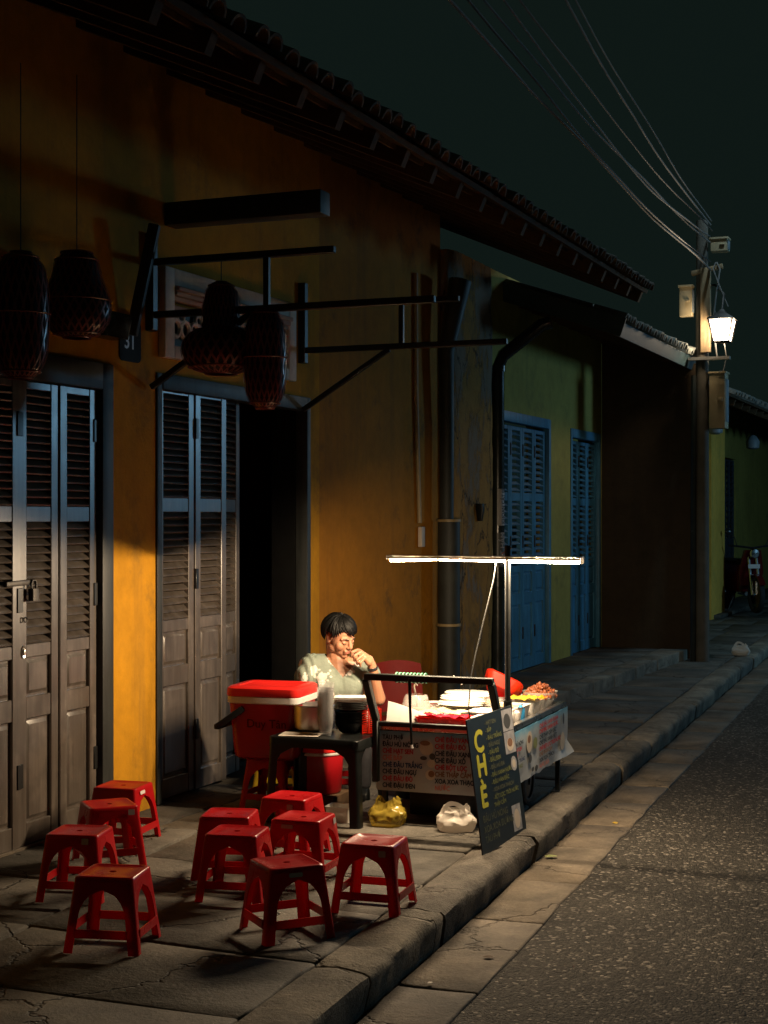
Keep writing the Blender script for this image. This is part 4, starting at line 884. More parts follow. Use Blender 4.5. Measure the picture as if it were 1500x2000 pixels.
for i, (tx, mt, y0, sz) in enumerate((('CHÈ', 'ink_red', .05, .03), ('ĐẬU HŨ NÓNG', 'ink_dark', .05, .026), ('CHÈ HẠT SEN', 'ink_red', .05, .026), ('CHÈ BẮP', 'ink_pale_red', .05, .026), ('CHÈ ĐẬU TRẮNG', 'ink_navy', .05, .026), ('CHÈ ĐẬU NGỰ', 'print_green', .05, .026), ('ĐẬU ĐỎ', 'print_brown', .05, .026), ('ĐẬU ĐEN', 'ink_dark', .05, .026))):
    lettering(tx, sz, SB, (.0255, y0, .410 - i * .0285), U2, V1, mt, .0014, squeeze=1.15)
for i, (tx, mt) in enumerate((('CHÈ ĐẬU XANH ĐÁNH', 'ink_red'), ('CHÈ ĐẬU XANH NƯỚC', 'ink_red'), ('CHÈ THẬP CẨM ĐẶC', 'ink_dark'), ('CHÈ ĐẬU XANH HỘT', 'ink_dark'), ('CHÈ BỘT LỌC TRÔI NƯỚC', 'ink_red'), ('CHÈ THẬP CẨM', 'print_brown'), ('XOA XOA THẠCH', 'ink_dark'), ('NƯỚC DỪA', 'ink_pale_red'))):
    lettering(tx, .0285, SB, (.0255, .58, .415 - i * .0295), U2, V1, mt, .0016, squeeze=1.3)
for (y, z, ry, rz, m) in ((.385, .37, .055, .055, 'print_cream'), (.38, .385, .03, .02, 'print_brown'), (.50, .35, .04, .03, 'print_green'), (.40, .285, .03, .022, 'print_dark'), (.45, .225, .025, .012, 'print_dark'), (.52, .22, .03, .016, 'print_dark'), (1.1, .40, .02, .03, 'print_dark'), (1.08, .28, .05, .05, 'print_cream')):
    disc(SB, (.0248 + .0002 * (m != 'print_cream'), y, z), ry, rz, m, 'y')
# frame, legs, wheels
f = MB()
for x in (-CW + .02, -.02):
    for y in (.05, CLn - .05): f.bar((x, y, .0), (x, y, CZ0), .025, .025)
    f.bar((x, .0, CZ0 - .015), (x, CLn, CZ0 - .015), .025, .025)
for y in (.05, CLn - .05): f.bar((-CW + .02, y, CZ0 - .0155), (-.02, y, CZ0 - .0155), .024, .024)
f.build('chassis', 'cart_frame', CA, bevel=.003, seg=1)
for x in (-CW + .07, -.07):
    w = thing('x', 'x', 'x'); bpy.data.objects.remove(w)
    wh = MB().lathe([(.085, -.022), (.105, -.022), (.118, -.014), (.120, 0), (.118, .014), (.105, .022), (.085, .022), (.085, -.022)], 26); wh.v = [(q[2] + x, q[0] + .66, q[1] + .124) for q in wh.v]; wo = wh.build('wheel', 'rubber', CA)
    wr = MB().lathe([(.085, -.012), (.02, -.02), (.02, .02), (.085, .012)], 20); wr.v = [(q[2] + x, q[0] + .66, q[1] + .124) for q in wr.v]; wr.build('rim', 'iron', wo)
wh = MB().lathe([(.055, -.018), (.07, -.018), (.076, 0), (.07, .018), (.055, .018), (.001, .01), (.001, -.01), (.055, -.018)], 22); wh.v = [(q[2] + .005, q[0] + .09, q[1] + .08) for q in wh.v]; wh.build('wheel', 'rubber', CA)
MB().box((-.52, .12, .02), (-.12, .55, .17)).build('battery_case', 'black_plastic', CA, bevel=.01)
# push handle
f = MB(); hy, hz = -.17, .728
f.bar((-CW - .005, hy, hz), (-.0, hy, hz), .036, .032)
for x, zb in ((-CW, .20), (-.012, .30)):
    f.bar((x, hy, hz - .01), (x, -.028, .505), .036, .034, (1, 0, 0)); f.bar((x, -.029, .51), (x, -.029, zb), .036, .03, (1, 0, 0))
f.bar((-CW + .018, -.028, .485), (-.03, -.028, .485), .022, .024)
f.build('push_handle', 'cart_frame', CA, bevel=.004, seg=1)
pole = MB().tube([(.02, .0, .30), (.02, 0, 1.36)], .014, 10).build('lamp_pole', 'black_metal', CA)
MB().tube([(.02, 0, .30), (.02, 0, .62)], .021, 10).build('pole_sleeve', 'cart_frame', pole)
# cord tied on the handle with a hanging stick
CD = thing('tied_stick', 'thin black stick hanging from green cord tied on the cart handle', 'stick', (-2.24 - .405, 6.83, .70), R(1.9))
c_ = MB()
for i in range(9): c_.tube([(-.075 + i * .018 + .022 * math.cos(a) * .1, .024 * math.cos(a), .028 + .023 * math.sin(a)) for a in [q * PI / 5 for q in range(11)]], .0042, 5)
c_.build('cord', 'cable_green', CD); MB().tube([(.0, -.030, .03), (.004, -.033, -.12), (.012, -.034, -.285)], [.009, .007, .006], 7).build('stick', 'black_plastic', CD)
MB().tube([(.012, -.034, -.285), (.014, -.034, -.302)], .0065, 6).build('tip', 'white_plastic', CD)
# LED tube over the cart: opaque channel above, glowing diffuser below
LX0, LX1, LY, LZ = -2.822, -1.872, 7.0, 1.29
TL = thing('tube_light', 'glowing horizontal tube light on the cart lamp pole', 'tube light', (0, LY, LZ))
XG = -2.575
for i in range(12):                    # the light of the two bars, spread along them under the channel
    ld = bpy.data.lights.new('tube_lamp', 'POINT'); ld.energy = LED_POWER / 12; ld.color = LED_COLOR; ld.shadow_soft_size = .003
    place(bpy.data.objects.new('tube_lamp', ld), TL, (LX0 + (LX1 - LX0) * (i + .5) / 12, 0, -.001))
def led_bar(x0, x1, r0, r1):
    n = 10; m = 14; mb = MB(); pts = []; rs = []
    for i in range(n + 1):
        t = i / n; pts.append((x0 + (x1 - x0) * t, 0, 0)); rs.append(r0 + (r1 - r0) * min(1, t * 1.4 if r0 < r1 else max(0, t * 1.4 - .4)))
    mb.tube(pts, rs, m); mb.build('tube', 'led', TL)
    c = MB(); c.box((x0 - .012, -.0175, .0135), (x1 + .012, .0175, .019))
    for sy in (-1, 1): c.box((x0 - .012, sy * .0175 - .0015, .0005), (x1 + .012, sy * .0175 + .0015, .0134))
    c.build('reflector', 'aluminium', TL)
led_bar(LX0, XG - .006, .013, .005); led_bar(XG + .006, LX1, .005, .0135)
MB().box((LX0 - .016, -.019, .0), (LX0 - .0125, .019, .019)).build('end_cap', 'aluminium', TL)
MB().box((LX1 + .0125, -.019, -.014), (LX1 + .02, .019, .019)).build('end_cap', 'white_plastic', TL, bevel=.002)
MB().tube([(-2.235, .012, .012), (-2.25, .0, .03), (-2.20, .0, .06)], .004, 6).build('clip', 'steel', TL)
MB().tube([(-2.27, -.01, .0), (-2.285, -.02, -.10), (-2.33, -.04, -.30), (-2.355, -.08, -.45), (-2.362, -.13, -.56), (-2.365, -.15, -.70), (-2.355, -.13, -.80)], .0032, 5).build('power_cord', 'wire_dark', TL)
# leaning menu board
SG = thing('menu_board', 'tall black menu board leaning on the cart, standing on the kerb', 'menu board', (-2.150, 6.42, .012), 0)
ux = Vector((.046, .51, 0)).normalized(); vx = Vector((-.078, 0.005, .575)); vx = (vx - ux * vx.dot(ux)).normalized(); wx = ux.cross(vx)
BWd, BHt = .515, .590
mb = MB(); vs = [ux * a + vx * c + wx * d for d in (0, -.006) for (a, c) in ((0, -.012), (BWd, .022), (BWd, BHt + .01), (0, BHt))]
mb.add(vs, [(0, 1, 2, 3), (7, 6, 5, 4), (0, 4, 5, 1), (1, 5, 6, 2), (2, 6, 7, 3), (3, 7, 4, 0)]); PB = mb.build('board', 'board_black', SG, smooth=False)
def at(a, c, d=.0012): return ux * a + vx * c + wx * d
for ch, c_ in (('C', .438), ('H', .330), ('È', .195)): lettering(ch, .135, PB, at(.05, c_), ux, vx, 'ink_yellow', .006, squeeze=1.05)
for i, tx in enumerate(('- HẠT SEN', '- BẮP', '- ĐẬU TRẮNG', '- ĐẬU NGỰ', '- ĐẬU ĐỎ', '- ĐẬU ĐEN', '- ĐẬU HŨ ĐÁ', '- ĐẬU XANH NƯỚC', '- ĐẬU VÁN ĐẶC', '- XOA XOA THẠCH', '- BỘT LỌC, TRÔI NƯỚC', 'THẬP CẨM')):
    lettering(tx, .026, PB, at(.185, .545 - i * .0335), ux, vx, 'ink_olive' if i % 3 else 'ink_dim', .0006, squeeze=1.05)
for i, tx in enumerate(('ĐẬU HŨ NÓNG', 'XOA XOA ĐƯỜNG', 'TÀU PHỚ')): lettering(tx, .042, PB, at(.045, .128 - i * .045), ux, vx, 'ink_dim', .0002, squeeze=.92)
def patch(a0, a1, c0, c1, mat, d):
    mb = MB(); mb.add([at(a0, c0, d), at(a1, c0, d), at(a1, c1, d), at(a0, c1, d)], [(0, 1, 2, 3)]); return mb.build('printed_picture', mat, PB, smooth=False)
def oval(a, c, ra, rc, mat, d=.0016):
    mb = MB(); mb.add([at(a + ra * math.cos(2 * PI * i / 14), c + rc * math.sin(2 * PI * i / 14), d) for i in range(14)], [tuple(range(14))]); return mb.build('printed_picture', mat, PB, smooth=False)
patch(.385, .508, .49, .59, 'print_grey', .0010); oval(.44, .535, .04, .035, 'print_dark'); patch(.385, .508, .385, .487, 'print_grey', .0010); oval(.445, .425, .04, .03, 'print_cream'); oval(.445, .435, .03, .02, 'print_brown', .0018)
oval(.46, .335, .035, .034, 'print_grey'); oval(.46, .335, .02, .02, 'print_cream', .0018); patch(.37, .47, .03, .15, 'print_grey', .0010); oval(.42, .085, .034, .045, 'print_cream')
# food on the counter
def on_cart(x, y, z=0): return CA.matrix_basis @ Vector((x, y, CZ1 - .0115 + z))
def tub(x, y, hx, hy, h, mat, fill, fmat, label, lid=False, rz=0):
    t = thing('food_tub', label, 'tub', on_cart(x, y), R(rz))
    MB().loft([(0, hx * .86, hy * .86, .015), (h, hx, hy, .018), (h + .003, hx + .005, hy + .005, .018), (h, hx - .003, hy - .003, .018), (.004, hx * .84, hy * .84, .015)], 4).build('box', mat, t)
    mb = MB(); n = 10; vs = []
    for i in range(n + 1):
        for j in range(n + 1):
            u, v = -1 + 2 * i / n, -1 + 2 * j / n; vs.append((u * hx * .9, v * hy * .9, fill + .018 * noise.noise((u * 3 + x * 9, v * 3 + y * 7, 0)) + .008 * noise.noise((u * 9, v * 9 + x, 3))))
    mb.add(vs, [(i * (n + 1) + j, (i + 1) * (n + 1) + j, (i + 1) * (n + 1) + j + 1, i * (n + 1) + j + 1) for i in range(n) for j in range(n)]); mb.build('contents', fmat, t)
    if lid: MB().loft([(h + .004, hx + .008, hy + .008, .02), (h + .012, hx + .008, hy + .008, .02), (h + .016, hx - .01, hy - .01, .02)], 4).build('lid', 'clear_plastic', t)
    return t
tub(-.33, .10, .135, .06, .055, 'red_basket', .06, 'red_jelly', 'tray of red jelly along the front edge of the cart')
tub(-.12, .12, .062, .075, .06, 'white_plastic', .05, 'white_food', 'white tub of tofu at the front right of the cart')
tub(-.40, .29, .12, .09, .05, 'milky_box', .055, 'cream_food', 'wide milky tub of cream dessert left of the cart middle')
tub(-.16, .32, .10, .095, .065, 'white_plastic', .055, 'white_food', 'white tub filled with pale dessert by the lamp pole')
tub(-.38, .50, .125, .095, .05, 'milky_box', .06, 'white_food', 'milky tub of white dessert in the cart middle')
tub(-.13, .54, .095, .09, .07, 'white_plastic', .06, 'cream_food', 'white tub of yellowish bean dessert at the cart right side')
tub(-.36, .72, .12, .10, .06, 'clear_plastic', .055, 'cream_food', 'clear tub of cream beans behind the lid stack')
tub(-.11, .755, .085, .085, .07, 'clear_plastic', .085, 'yellow_fruit', 'clear tub heaped with yellow fruit pieces')
tub(-.095, .915, .075, .06, .06, 'clear_plastic', .07, 'orange_fruit', 'clear tub heaped with orange fruit near the far end')
tub(-.34, .95, .10, .09, .07, 'clear_plastic', .06, 'red_jelly', 'clear tub of dark red topping at the back of the cart')
# stack of oval lids
LS = thing('lid_stack', 'stack of flat clear oval lids piled in the cart middle', 'lids', on_cart(-.36, .45, .075))
lm = MB().lathe([(.001, .004), (.115, .004), (.125, 0), (.128, .002), (.118, .008), (.001, .008)], 28, sx=1.0, sy=.7).mesh('lid'); lm.materials.append(MAT['milky_box'])
for i in range(7): inst('lid', lm, LS, (jit(.01) + i * .004, jit(.01) + i * .012, i * .0085), (0, 0, jit(.2)))
NB = thing('nut_bowl', 'clear bowl heaped with brown nuts at the far end of the cart', 'bowl', on_cart(-.10, 1.075))
MB().lathe([(.001, .002), (.06, 0), (.085, .05), (.095, .085), (.098, .087), (.093, .085), (.082, .05), (.057, .004), (.001, .004)], 24).build('bowl', 'clear_plastic', NB)
nutm = [MB().ball((0, 0, 0), (.016, .010, .008), None, 7, 5).mesh('nut') for _ in range(1)][0]; nutm.materials.append(MAT['brown_nut'])
for i in range(150):
    a = random.uniform(0, 2 * PI); rr = .088 * math.sqrt(random.random()); z = .055 + .065 * (1 - (rr / .092) ** 2) * (1 - .5 * random.random() * (i % 2)); inst('nut', nutm, NB, (rr * math.cos(a), rr * math.sin(a), z), (jit(1.5), jit(1.5), jit(3)), (jit(.25) + 1,) * 3)
# red colander, paper flap, bagged ladle, blue bottle, cups
RC = thing('red_colander', 'bright red plastic scoop basin tipped up behind the lamp pole', 'basin', on_cart(-.27, .86, .10)); RC.rotation_euler = (R(-38), R(24), R(10))
MB().loft([(0, .07, .05, .03), (.06, .10, .075, .04), (.063, .108, .083, .04), (.06, .097, .072, .04), (.004, .066, .046, .03)], 5).build('bowl', 'red_basket', RC)
FP = MB(); vs = []
for i in range(11):
    for j in range(6):
        u, v = i / 10, j / 5; top = .075 * (1 - u) ** .8 + .03
        vs.append((-.17 + .22 * u, .02 * math.sin(u * 3) + .05 * (1 - v) * 0 + .03 * v, top * v + .002 * noise.noise((u * 4, v * 4, 0))))
FP.add(vs, [(i * 6 + j, (i + 1) * 6 + j, (i + 1) * 6 + j + 1, i * 6 + j + 1) for i in range(10) for j in range(5)])
me = baked(FP, 'folded_tray', [('SOLIDIFY', dict(thickness=.004, offset=1))]); me.materials.append(MAT['white_plastic']); o = inst('folded_tray', me, None, on_cart(-.44, .035, .02), (0, 0, R(1.9))); tag(o, 'curved white plastic sheet standing at the left front of the cart', 'plastic sheet')
LB = thing('ladle_bag', 'clear bag with a metal ladle standing at the left of the cart', 'bag', on_cart(-.56, .34, .0))
mb = MB(); nu, nv = 20, 10; vs = []
for i in range(nv + 1):
    f_ = i / nv
    for j in range(nu):
        a = 2 * PI * j / nu; w = (1 + .18 * noise.noise((math.cos(a) * 3, math.sin(a) * 3, f_ * 5))) * (.7 + .5 * math.sin(PI * (f_ * .8 + .1))); vs.append((.06 * w * math.cos(a), .06 * w * math.sin(a), .13 * f_))
mb.add(vs, [(i * nu + j, i * nu + (j + 1) % nu, (i + 1) * nu + (j + 1) % nu, (i + 1) * nu + j) for i in range(nv) for j in range(nu)]); mb.build('bag', 'clear_plastic', LB)
MB().tube([(.01, 0, .02), (.0, .0, .12), (-.012, 0, .17), (-.004, 0, .185), (.008, 0, .175)], .005, 7).build('ladle', 'steel', LB); MB().lathe([(.001, .001), (.045, .002), (.05, .06), (.001, .065)], 16).build('contents', 'ink_pale_red', LB)
for x, y, m, h, lb in ((-.052, .50, 'blue_plastic', .085, 'small blue bottle on the right edge of the cart'), (-.055, .30, 'white_plastic', .09, 'white squeeze bottle on the cart edge by the pole'), (-.05, .40, 'white_plastic', .075, 'white cup between the squeeze bottle and blue bottle')):
    t = thing('small_bottle', lb, 'bottle', on_cart(x, y)); MB().lathe([(.001, 0), (.018, 0), (.021, .004), (.021, h * .7), (.010, h * .86), (.010, h), (.001, h)], 16).build('body', m, t); MB().lathe([(.011, h * .9), (.012, h * .92), (.012, h * 1.03), (.001, h * 1.04)], 12).build('cap', 'clear_plastic' if m == 'blue_plastic' else m, t)
SP = thing('acrylic_screen', 'clear acrylic screen edge propped across the cart front', 'screen', on_cart(-.42, .05, .03))
MB().bar((0, 0, .11), (.10, .12, .0), .003, .006).build('left_edge', 'white_plastic', SP); MB().bar((.30, .02, .13), (.36, .13, .02), .004, .007).build('right_edge', 'white_plastic', SP); MB().bar((.04, .32, .20), (.10, .28, .16), .003, .004).build('rear_edge', 'white_plastic', SP)

BG = [(-.50, .18, .04, .055, 'clear_plastic', 'white_food', 'small clear cup of white jelly beside the ladle bag'), (-.55, .60, .05, .06, 'milky_box', 'red_jelly', 'milky cup of red beans at the left rim of the cart'), (-.50, .80, .055, .05, 'clear_plastic', 'brown_nut', 'clear cup of brown beans at the back left of the cart'), (-.22, 1.05, .06, .06, 'clear_plastic', 'yellow_fruit', 'round clear cup of yellow corn beside the nut bowl')]
for x, y, r, h, m, fm, lb in BG:
    t = thing('food_cup', lb, 'cup', on_cart(x, y))
    MB().lathe([(.001, .001), (r * .75, 0), (r, h), (r * 1.05, h + .002), (r * .96, h), (r * .72, .003), (.001, .003)], 20).build('cup', m, t); MB().lathe([(r * .74, .004), (r * .93, h * .8), (r * .5, h * .92), (.001, h * .97)], 18).build('contents', fm, t)
# ================================================================ woven lanterns
def lantern(loc, prof, label, n=22, top=.25):
    """openwork bamboo lantern: two families of slanting strips over a dark lining, hung by a cord"""
    t = thing('bamboo_lantern', label, 'lantern', loc); m = len(prof); mb = MB()
    def pt(f, a, dr=0):
        q = f * (m - 1); i = min(int(q), m - 2); u = q - i; r = prof[i][0] * (1 - u) + prof[i + 1][0] * u + dr; z = prof[i][1] * (1 - u) + prof[i + 1][1] * u
        return (r * math.cos(a), r * math.sin(a), z)
    N = 18
    for fam in (-1, 1):
        for k in range(n):
            a0 = 2 * PI * k / n; vs = []
            for i in range(N + 1):
                f = i / N; a = a0 + fam * f * 1.6; w = .30 * PI / n
                vs += [pt(f, a - w, .0012 * fam), pt(f, a + w, .0012 * fam)]
            mb.add(vs, [(2 * i, 2 * i + 1, 2 * i + 3, 2 * i + 2) for i in range(N)])
    mb.build('weave', 'lantern_weave', t)
    for f in (0, .12, .5, .88, 1):
        r0 = pt(f, 0); MB().tube([(r0[0] * math.cos(a) * 1.012, r0[0] * math.sin(a) * 1.012, r0[2]) for a in [2 * PI * j / 24 for j in range(25)]], .0045, 5).build('hoop', 'lantern_weave', t)
    MB().lathe([(max(.001, r - .008), z) for r, z in prof], 22).build('lining', 'lantern_cloth', t)
    zt = max(z for r, z in prof); MB().tube([(0, 0, zt - .01), (0, 0, zt + top)], .0025, 5).build('cord', 'wire_dark', t)
    return t
barrel = [(.045, 0), (.075, .025), (.10, .08), (.108, .16), (.11, .25), (.108, .34), (.098, .42), (.07, .47), (.04, .49)]
lantern((-3.43, 6.84, 2.035), barrel, 'tall barrel-shaped red bamboo lantern right of the domed one', top=.28)
lantern((-3.675, 6.84, 2.215), [(.08, 0), (.15, .02), (.19, .06), (.205, .11), (.20, .16), (.165, .205), (.105, .225), (.10, .27), (.098, .34), (.085, .41), (.055, .455), (.03, .46)], 'domed red bamboo lantern with wide bowl base over the second door', 26, .14)
lantern((-3.86, 5.41, 2.08), [(r * 1.1, z * 1.08) for r, z in barrel], 'large barrel lantern cut by the left edge above the padlocked door', top=.8)
lantern((-3.88, 5.86, 2.30), [(.06, 0), (.11, .02), (.145, .07), (.155, .13), (.145, .20), (.115, .27), (.10, .34), (.07, .38)], 'squat round bamboo lantern beside the black wall box at left', 24, .8)
# ================================================================ seated woman
PE = thing('person', 'woman in a sage floral blouse seated behind the table, hand raised to her mouth', 'person', (-3.36, 7.60, 0), R(22.2))
HM = Matrix.Translation((.0, .0, .848)) @ Matrix.Rotation(R(47), 4, 'Z') @ Matrix.Rotation(R(22), 4, 'X') @ Matrix.Rotation(R(-4), 4, 'Y') @ Matrix.Scale(.94, 4)
B = MB()
def hb(c, r): B.ball(HM @ Vector(c), r if isinstance(r, (int, float)) else r, None if isinstance(r, (int, float)) else HM.to_3x3(), 20, 14)
def hc(p, q, r0, r1=None): B.capsule(HM @ Vector(p), HM @ Vector(q), r0, r1)
hb((0, .016, .03), (.073, .090, .083)); hb((0, -.026, -.020), (.060, .058, .080)); hb((0, -.034, -.066), (.044, .046, .036)); hb((0, -.066, -.090), (.020, .018, .016))
for s in (-1, 1):
    hb((s * .034, -.050, -.028), (.029, .026, .030)); hb((s * .031, -.072, .0), (.015, .011, .010)); hb((s * .073, .014, -.006), (.009, .020, .032)); hb((s * .078, .022, .006), (.006, .014, .018)); hb((s * .011, -.093, -.028), (.0085, .009, .007))
    hc((s * .012, -.080, .020), (s * .046, -.063, .017), .009, .007); hb((s * .045, -.01, -.062), (.018, .03, .022))
hc((0, -.080, .018), (0, -.102, -.022), .0085, .0115); hc((-.017, -.084, -.052), (.017, -.084, -.052), .0085); hc((-.013, -.082, -.064), (.013, -.082, -.064), .0085); hb((0, -.078, -.045), (.024, .012, .018))
B.capsule(HM @ Vector((0, .028, -.05)), (-.012, .035, .70), .050, .056); B.capsule((-.012, .035, .71), (-.01, .04, .60), .062, .10)
B.capsule((-.145, .0, .695), (.125, .07, .69), .045, .045); B.capsule((-.08, .01, .60), (.07, .05, .60), .085, .085); B.capsule((0, .05, .58), (0, .07, .40), .11, .115)
B.capsule((-.158, -.005, .69), (-.178, -.02, .49), .046, .039); B.capsule((-.178, -.02, .485), (-.06, -.215, .462), .038, .026); B.ball((-.035, -.245, .458), (.035, .045, .016))
for i in range(4): B.capsule((-.045 + i * .017, -.27, .457), (-.035 + i * .017, -.325 + .006 * abs(i - 1.3), .448), .009, .007)
B.capsule((-.01, -.235, .46), (.025, -.262, .455), .010, .008)
B.capsule((.140, .06, .685), (.212, -.035, .520), .044, .037); B.capsule((.212, -.04, .515), (.176, -.105, .700), .036, .0235)
# left hand, loosely curled at the mouth
WR = Vector((.176, -.105, .70)); B.capsule(WR, (.160, -.115, .735), .023, .024)
for a, b_, r in (((.160, -.112, .735), (.105, -.118, .778), .0165), ((.160, -.122, .730), (.122, -.134, .768), .0165), ((.158, -.126, .722), (.136, -.140, .750), .0155)): B.capsule(a, b_, .021, r)
FG = [((.100, -.118, .786), (.070, -.128, .776), (.067, -.120, .750), .0088), ((.115, -.136, .778), (.082, -.152, .757), (.082, -.138, .731), .0090), ((.129, -.145, .764), (.097, -.161, .738), (.097, -.145, .714), .0086), ((.140, -.146, .749), (.113, -.160, .722), (.114, -.145, .701), .0076)]
for a, b_, c_, r in FG: B.capsule(a, b_, r * 1.12, r); B.capsule(b_, c_, r, r * .82)
B.capsule((.150, -.098, .735), (.112, -.094, .748), .0125, .0105); B.capsule((.112, -.094, .748), (.082, -.098, .756), .010, .008)
me = baked(B, 'body', [('REMESH', dict(mode='VOXEL', voxel_size=.0036)), ('SMOOTH', dict(factor=.5, iterations=3))], 180); me.materials.append(MAT['skin']); BODY = inst('body', me, PE)
def hp(name, mat, fn): mb = MB(); fn(mb); return mb.build(name, mat, PE)
HV = lambda *c: HM @ Vector(c)
hp('lips', 'lips', lambda m: (m.capsule(HV(-.016, -.0905, -.0535), HV(.016, -.0905, -.0535), .0042, .0042), m.capsule(HV(-.012, -.0885, -.0625), HV(.012, -.0885, -.0625), .0046, .0046)))
for s in (-1, 1):
    hp('eyebrow', 'brow', lambda m: m.tube([HV(s * .014, -.0895, .021), HV(s * .030, -.0860, .0255), HV(s * .048, -.0715, .021)], [.0026, .0030, .0016], 6))
    hp('eyelashes', 'brow', lambda m: m.tube([HV(s * .020, -.0835, -.005), HV(s * .030, -.0840, -.0075), HV(s * .042, -.0775, -.004)], [.0007, .0012, .0008], 6))
# hair: cap plus overlapping locks
HB = MB(); hcn = (0, .018, .030); HRr = (.089, .107, .098)
def ang_end(az):
    d = abs((az + PI) % (2 * PI) - PI)
    return R(74 + 7 * math.sin(az * 3 + 1)) if d < R(42) else R(78 + (d - R(42)) / R(30) * 22) if d < R(72) else R(93) if d < R(98) else R(112 + min(1, (d - R(98)) / R(25)) * 18)
def hpt(az, th, k=1.): return HV(hcn[0] + HRr[0] * k * math.sin(th) * math.sin(az), hcn[1] - HRr[1] * k * math.sin(th) * math.cos(az), hcn[2] + HRr[2] * k * math.cos(th))
na, nth = 48, 10; vs = []
for i in range(nth + 1):
    for j in range(na):
        az = 2 * PI * j / na; vs.append(hpt(az, ang_end(az) * .94 * i / nth, .985))
HB.add(vs, [(i * na + j, (i + 1) * na + j, (i + 1) * na + (j + 1) % na, i * na + (j + 1) % na) for i in range(nth) for j in range(na)])
rnd = random.Random(3)
for k in range(230):
    az0 = rnd.uniform(0, 2 * PI); st = rnd.uniform(.05, .45); fin = min(1.1, rnd.uniform(.85, 1.06)); dz0 = (az0 + PI) % (2 * PI) - PI; dr = rnd.uniform(-.10, .10) + (.55 * max(0, math.cos((dz0 + .2) * .8)) if abs(dz0) < R(95) else 0); pts = []; rs = []; lift = rnd.uniform(.99, 1.035); n = 8
    for i in range(n + 1):
        f = i / n; az = az0 + dr * f; th = ang_end(az) * (st + (fin - st) * f) if f > 0 else ang_end(az) * st; pts.append(hpt(az, th, lift + (.012 if .2 < f < .9 else 0))); rs.append(.0062 * (math.sin(PI * (.12 + .86 * f)) ** .6) + .0006)
    HB.tube(pts, rs, 5)
HB.build('hair', 'hair', PE, angle=80)
# blouse
C = MB(); C.ball((-.005, .035, .60), (.145, .098, .135)); C.ball((0, .045, .455), (.145, .122, .13)); C.capsule((-.13, .004, .695), (.108, .066, .69), .058, .056)
C.ball((-.055, -.036, .578), (.075, .062, .072)); C.ball((.048, -.016, .578), (.075, .062, .072)); C.ball((-.005, -.03, .57), (.06, .05, .06)); C.capsule((-.155, -.004, .695), (-.176, -.018, .628), .058, .066); C.capsule((.132, .064, .69), (.166, .026, .632), .054, .058); C.capsule((-.1, .0, .63), (.09, .05, .63), .075, .075)
bm2 = baked(C, 'blouse', [('REMESH', dict(mode='VOXEL', voxel_size=.006)), ('SMOOTH', dict(factor=.5, iterations=5))], 180)
bmx = bmesh.new(); bmx.from_mesh(bm2); dl = []
for f_ in bmx.faces:
    c_ = f_.calc_center_median(); x, y, z = c_; dx = x - (.020 if y < .03 else 0); w = (z - .632) * .88 if y < .04 else (z - .69) * 1.1
    if z > .632 and abs(dx) < w: dl.append(f_)
bmesh.ops.delete(bmx, geom=dl, context='FACES')
for v in bmx.verts:   # fabric folds at the gathered sleeves and waist
    q = v.co; a = .0035 * noise.noise((q.x * 30, q.y * 30, q.z * 14)) + (.004 * math.sin(q.x * 170 + q.y * 120) if q.x < -.13 else 0); v.co += v.normal * a
bmx.to_mesh(bm2); bmx.free(); bm2.materials.append(MAT['blouse']); o = inst('blouse', bm2, PE); sm = o.modifiers.new('hem', 'SOLIDIFY'); sm.thickness = .004; sm.offset = 1
T = MB()
for s, kx in ((-1, -.10), (1, .13)): T.capsule((s * .085, .09, .345), (kx, -.13, .37), .085, .062); T.capsule((kx, -.135, .365), (kx, -.10, .07), .058, .042)
T.ball((0, .09, .36), (.16, .12, .10))
me = baked(T, 'trousers', [('REMESH', dict(mode='VOXEL', voxel_size=.01)), ('SMOOTH', dict(factor=.5, iterations=4))], 180); me.materials.append(MAT['trousers']); inst('trousers', me, PE)
for kx in (-.10, .13): MB().loft([(.004, .036, .085, .03), (.03, .035, .08, .03), (.055, .028, .045, .02)], 4).build('shoe', 'black_plastic', PE, (kx, -.14, 0))
wd = (Vector((.176, -.105, .70)) - Vector((.212, -.04, .515))).normalized(); wc = Vector((.178, -.101, .688))
wm = MB().lathe([(.0265, -.009), (.0285, -.007), (.0285, .007), (.0265, .009)], 18); q = Vector((0, 0, 1)).rotation_difference(wd); wm.v = [q @ Vector(v) + wc for v in wm.v]; wm.build('wristwatch', 'watch', PE)
t = stool(-3.385, 7.70, 25, 'red plastic stool the woman sits on, mostly hidden by the table')
# ================================================================ dark red chair behind the cart
CH = thing('plastic_chair', 'dark red plastic chair standing behind the woman by the wall', 'chair', (-3.27, 8.30, .004), R(30))
MB().loft([(.30, .15, .15, .03), (.315, .165, .165, .035), (.32, .155, .155, .03)], 4).build('seat', 'dark_red_chair', CH)
bk = MB(); n = 8; vs = []
for i in range(n + 1):
    for j in range(7):
        u = -1 + 2 * j / 6; z = .34 + .30 * i / n; vs.append((.145 * u * (1 - .06 * (i / n) ** 4), .15 + .05 * i / n - .025 * (1 - u * u) * -1, z - .02 * u * u * (i == n)))
bk.add(vs, [(i * 7 + j, i * 7 + j + 1, (i + 1) * 7 + j + 1, (i + 1) * 7 + j) for i in range(n) for j in range(6)])
me = baked(bk, 'backrest', [('SOLIDIFY', dict(thickness=.008, offset=0))]); me.materials.append(MAT['dark_red_chair']); inst('backrest', me, CH)
for x in (-1, 1):
    for y in (-1, 1): MB().tube([(x * .13, y * .13, .31), (x * .155, y * .155, 0)], [.022, .018], 8).build('leg', 'dark_red_chair', CH)
    MB().tube([(x * .14, .145, .31), (x * .14, .165, .36)], .016, 8).build('back_post', 'dark_red_chair', CH)
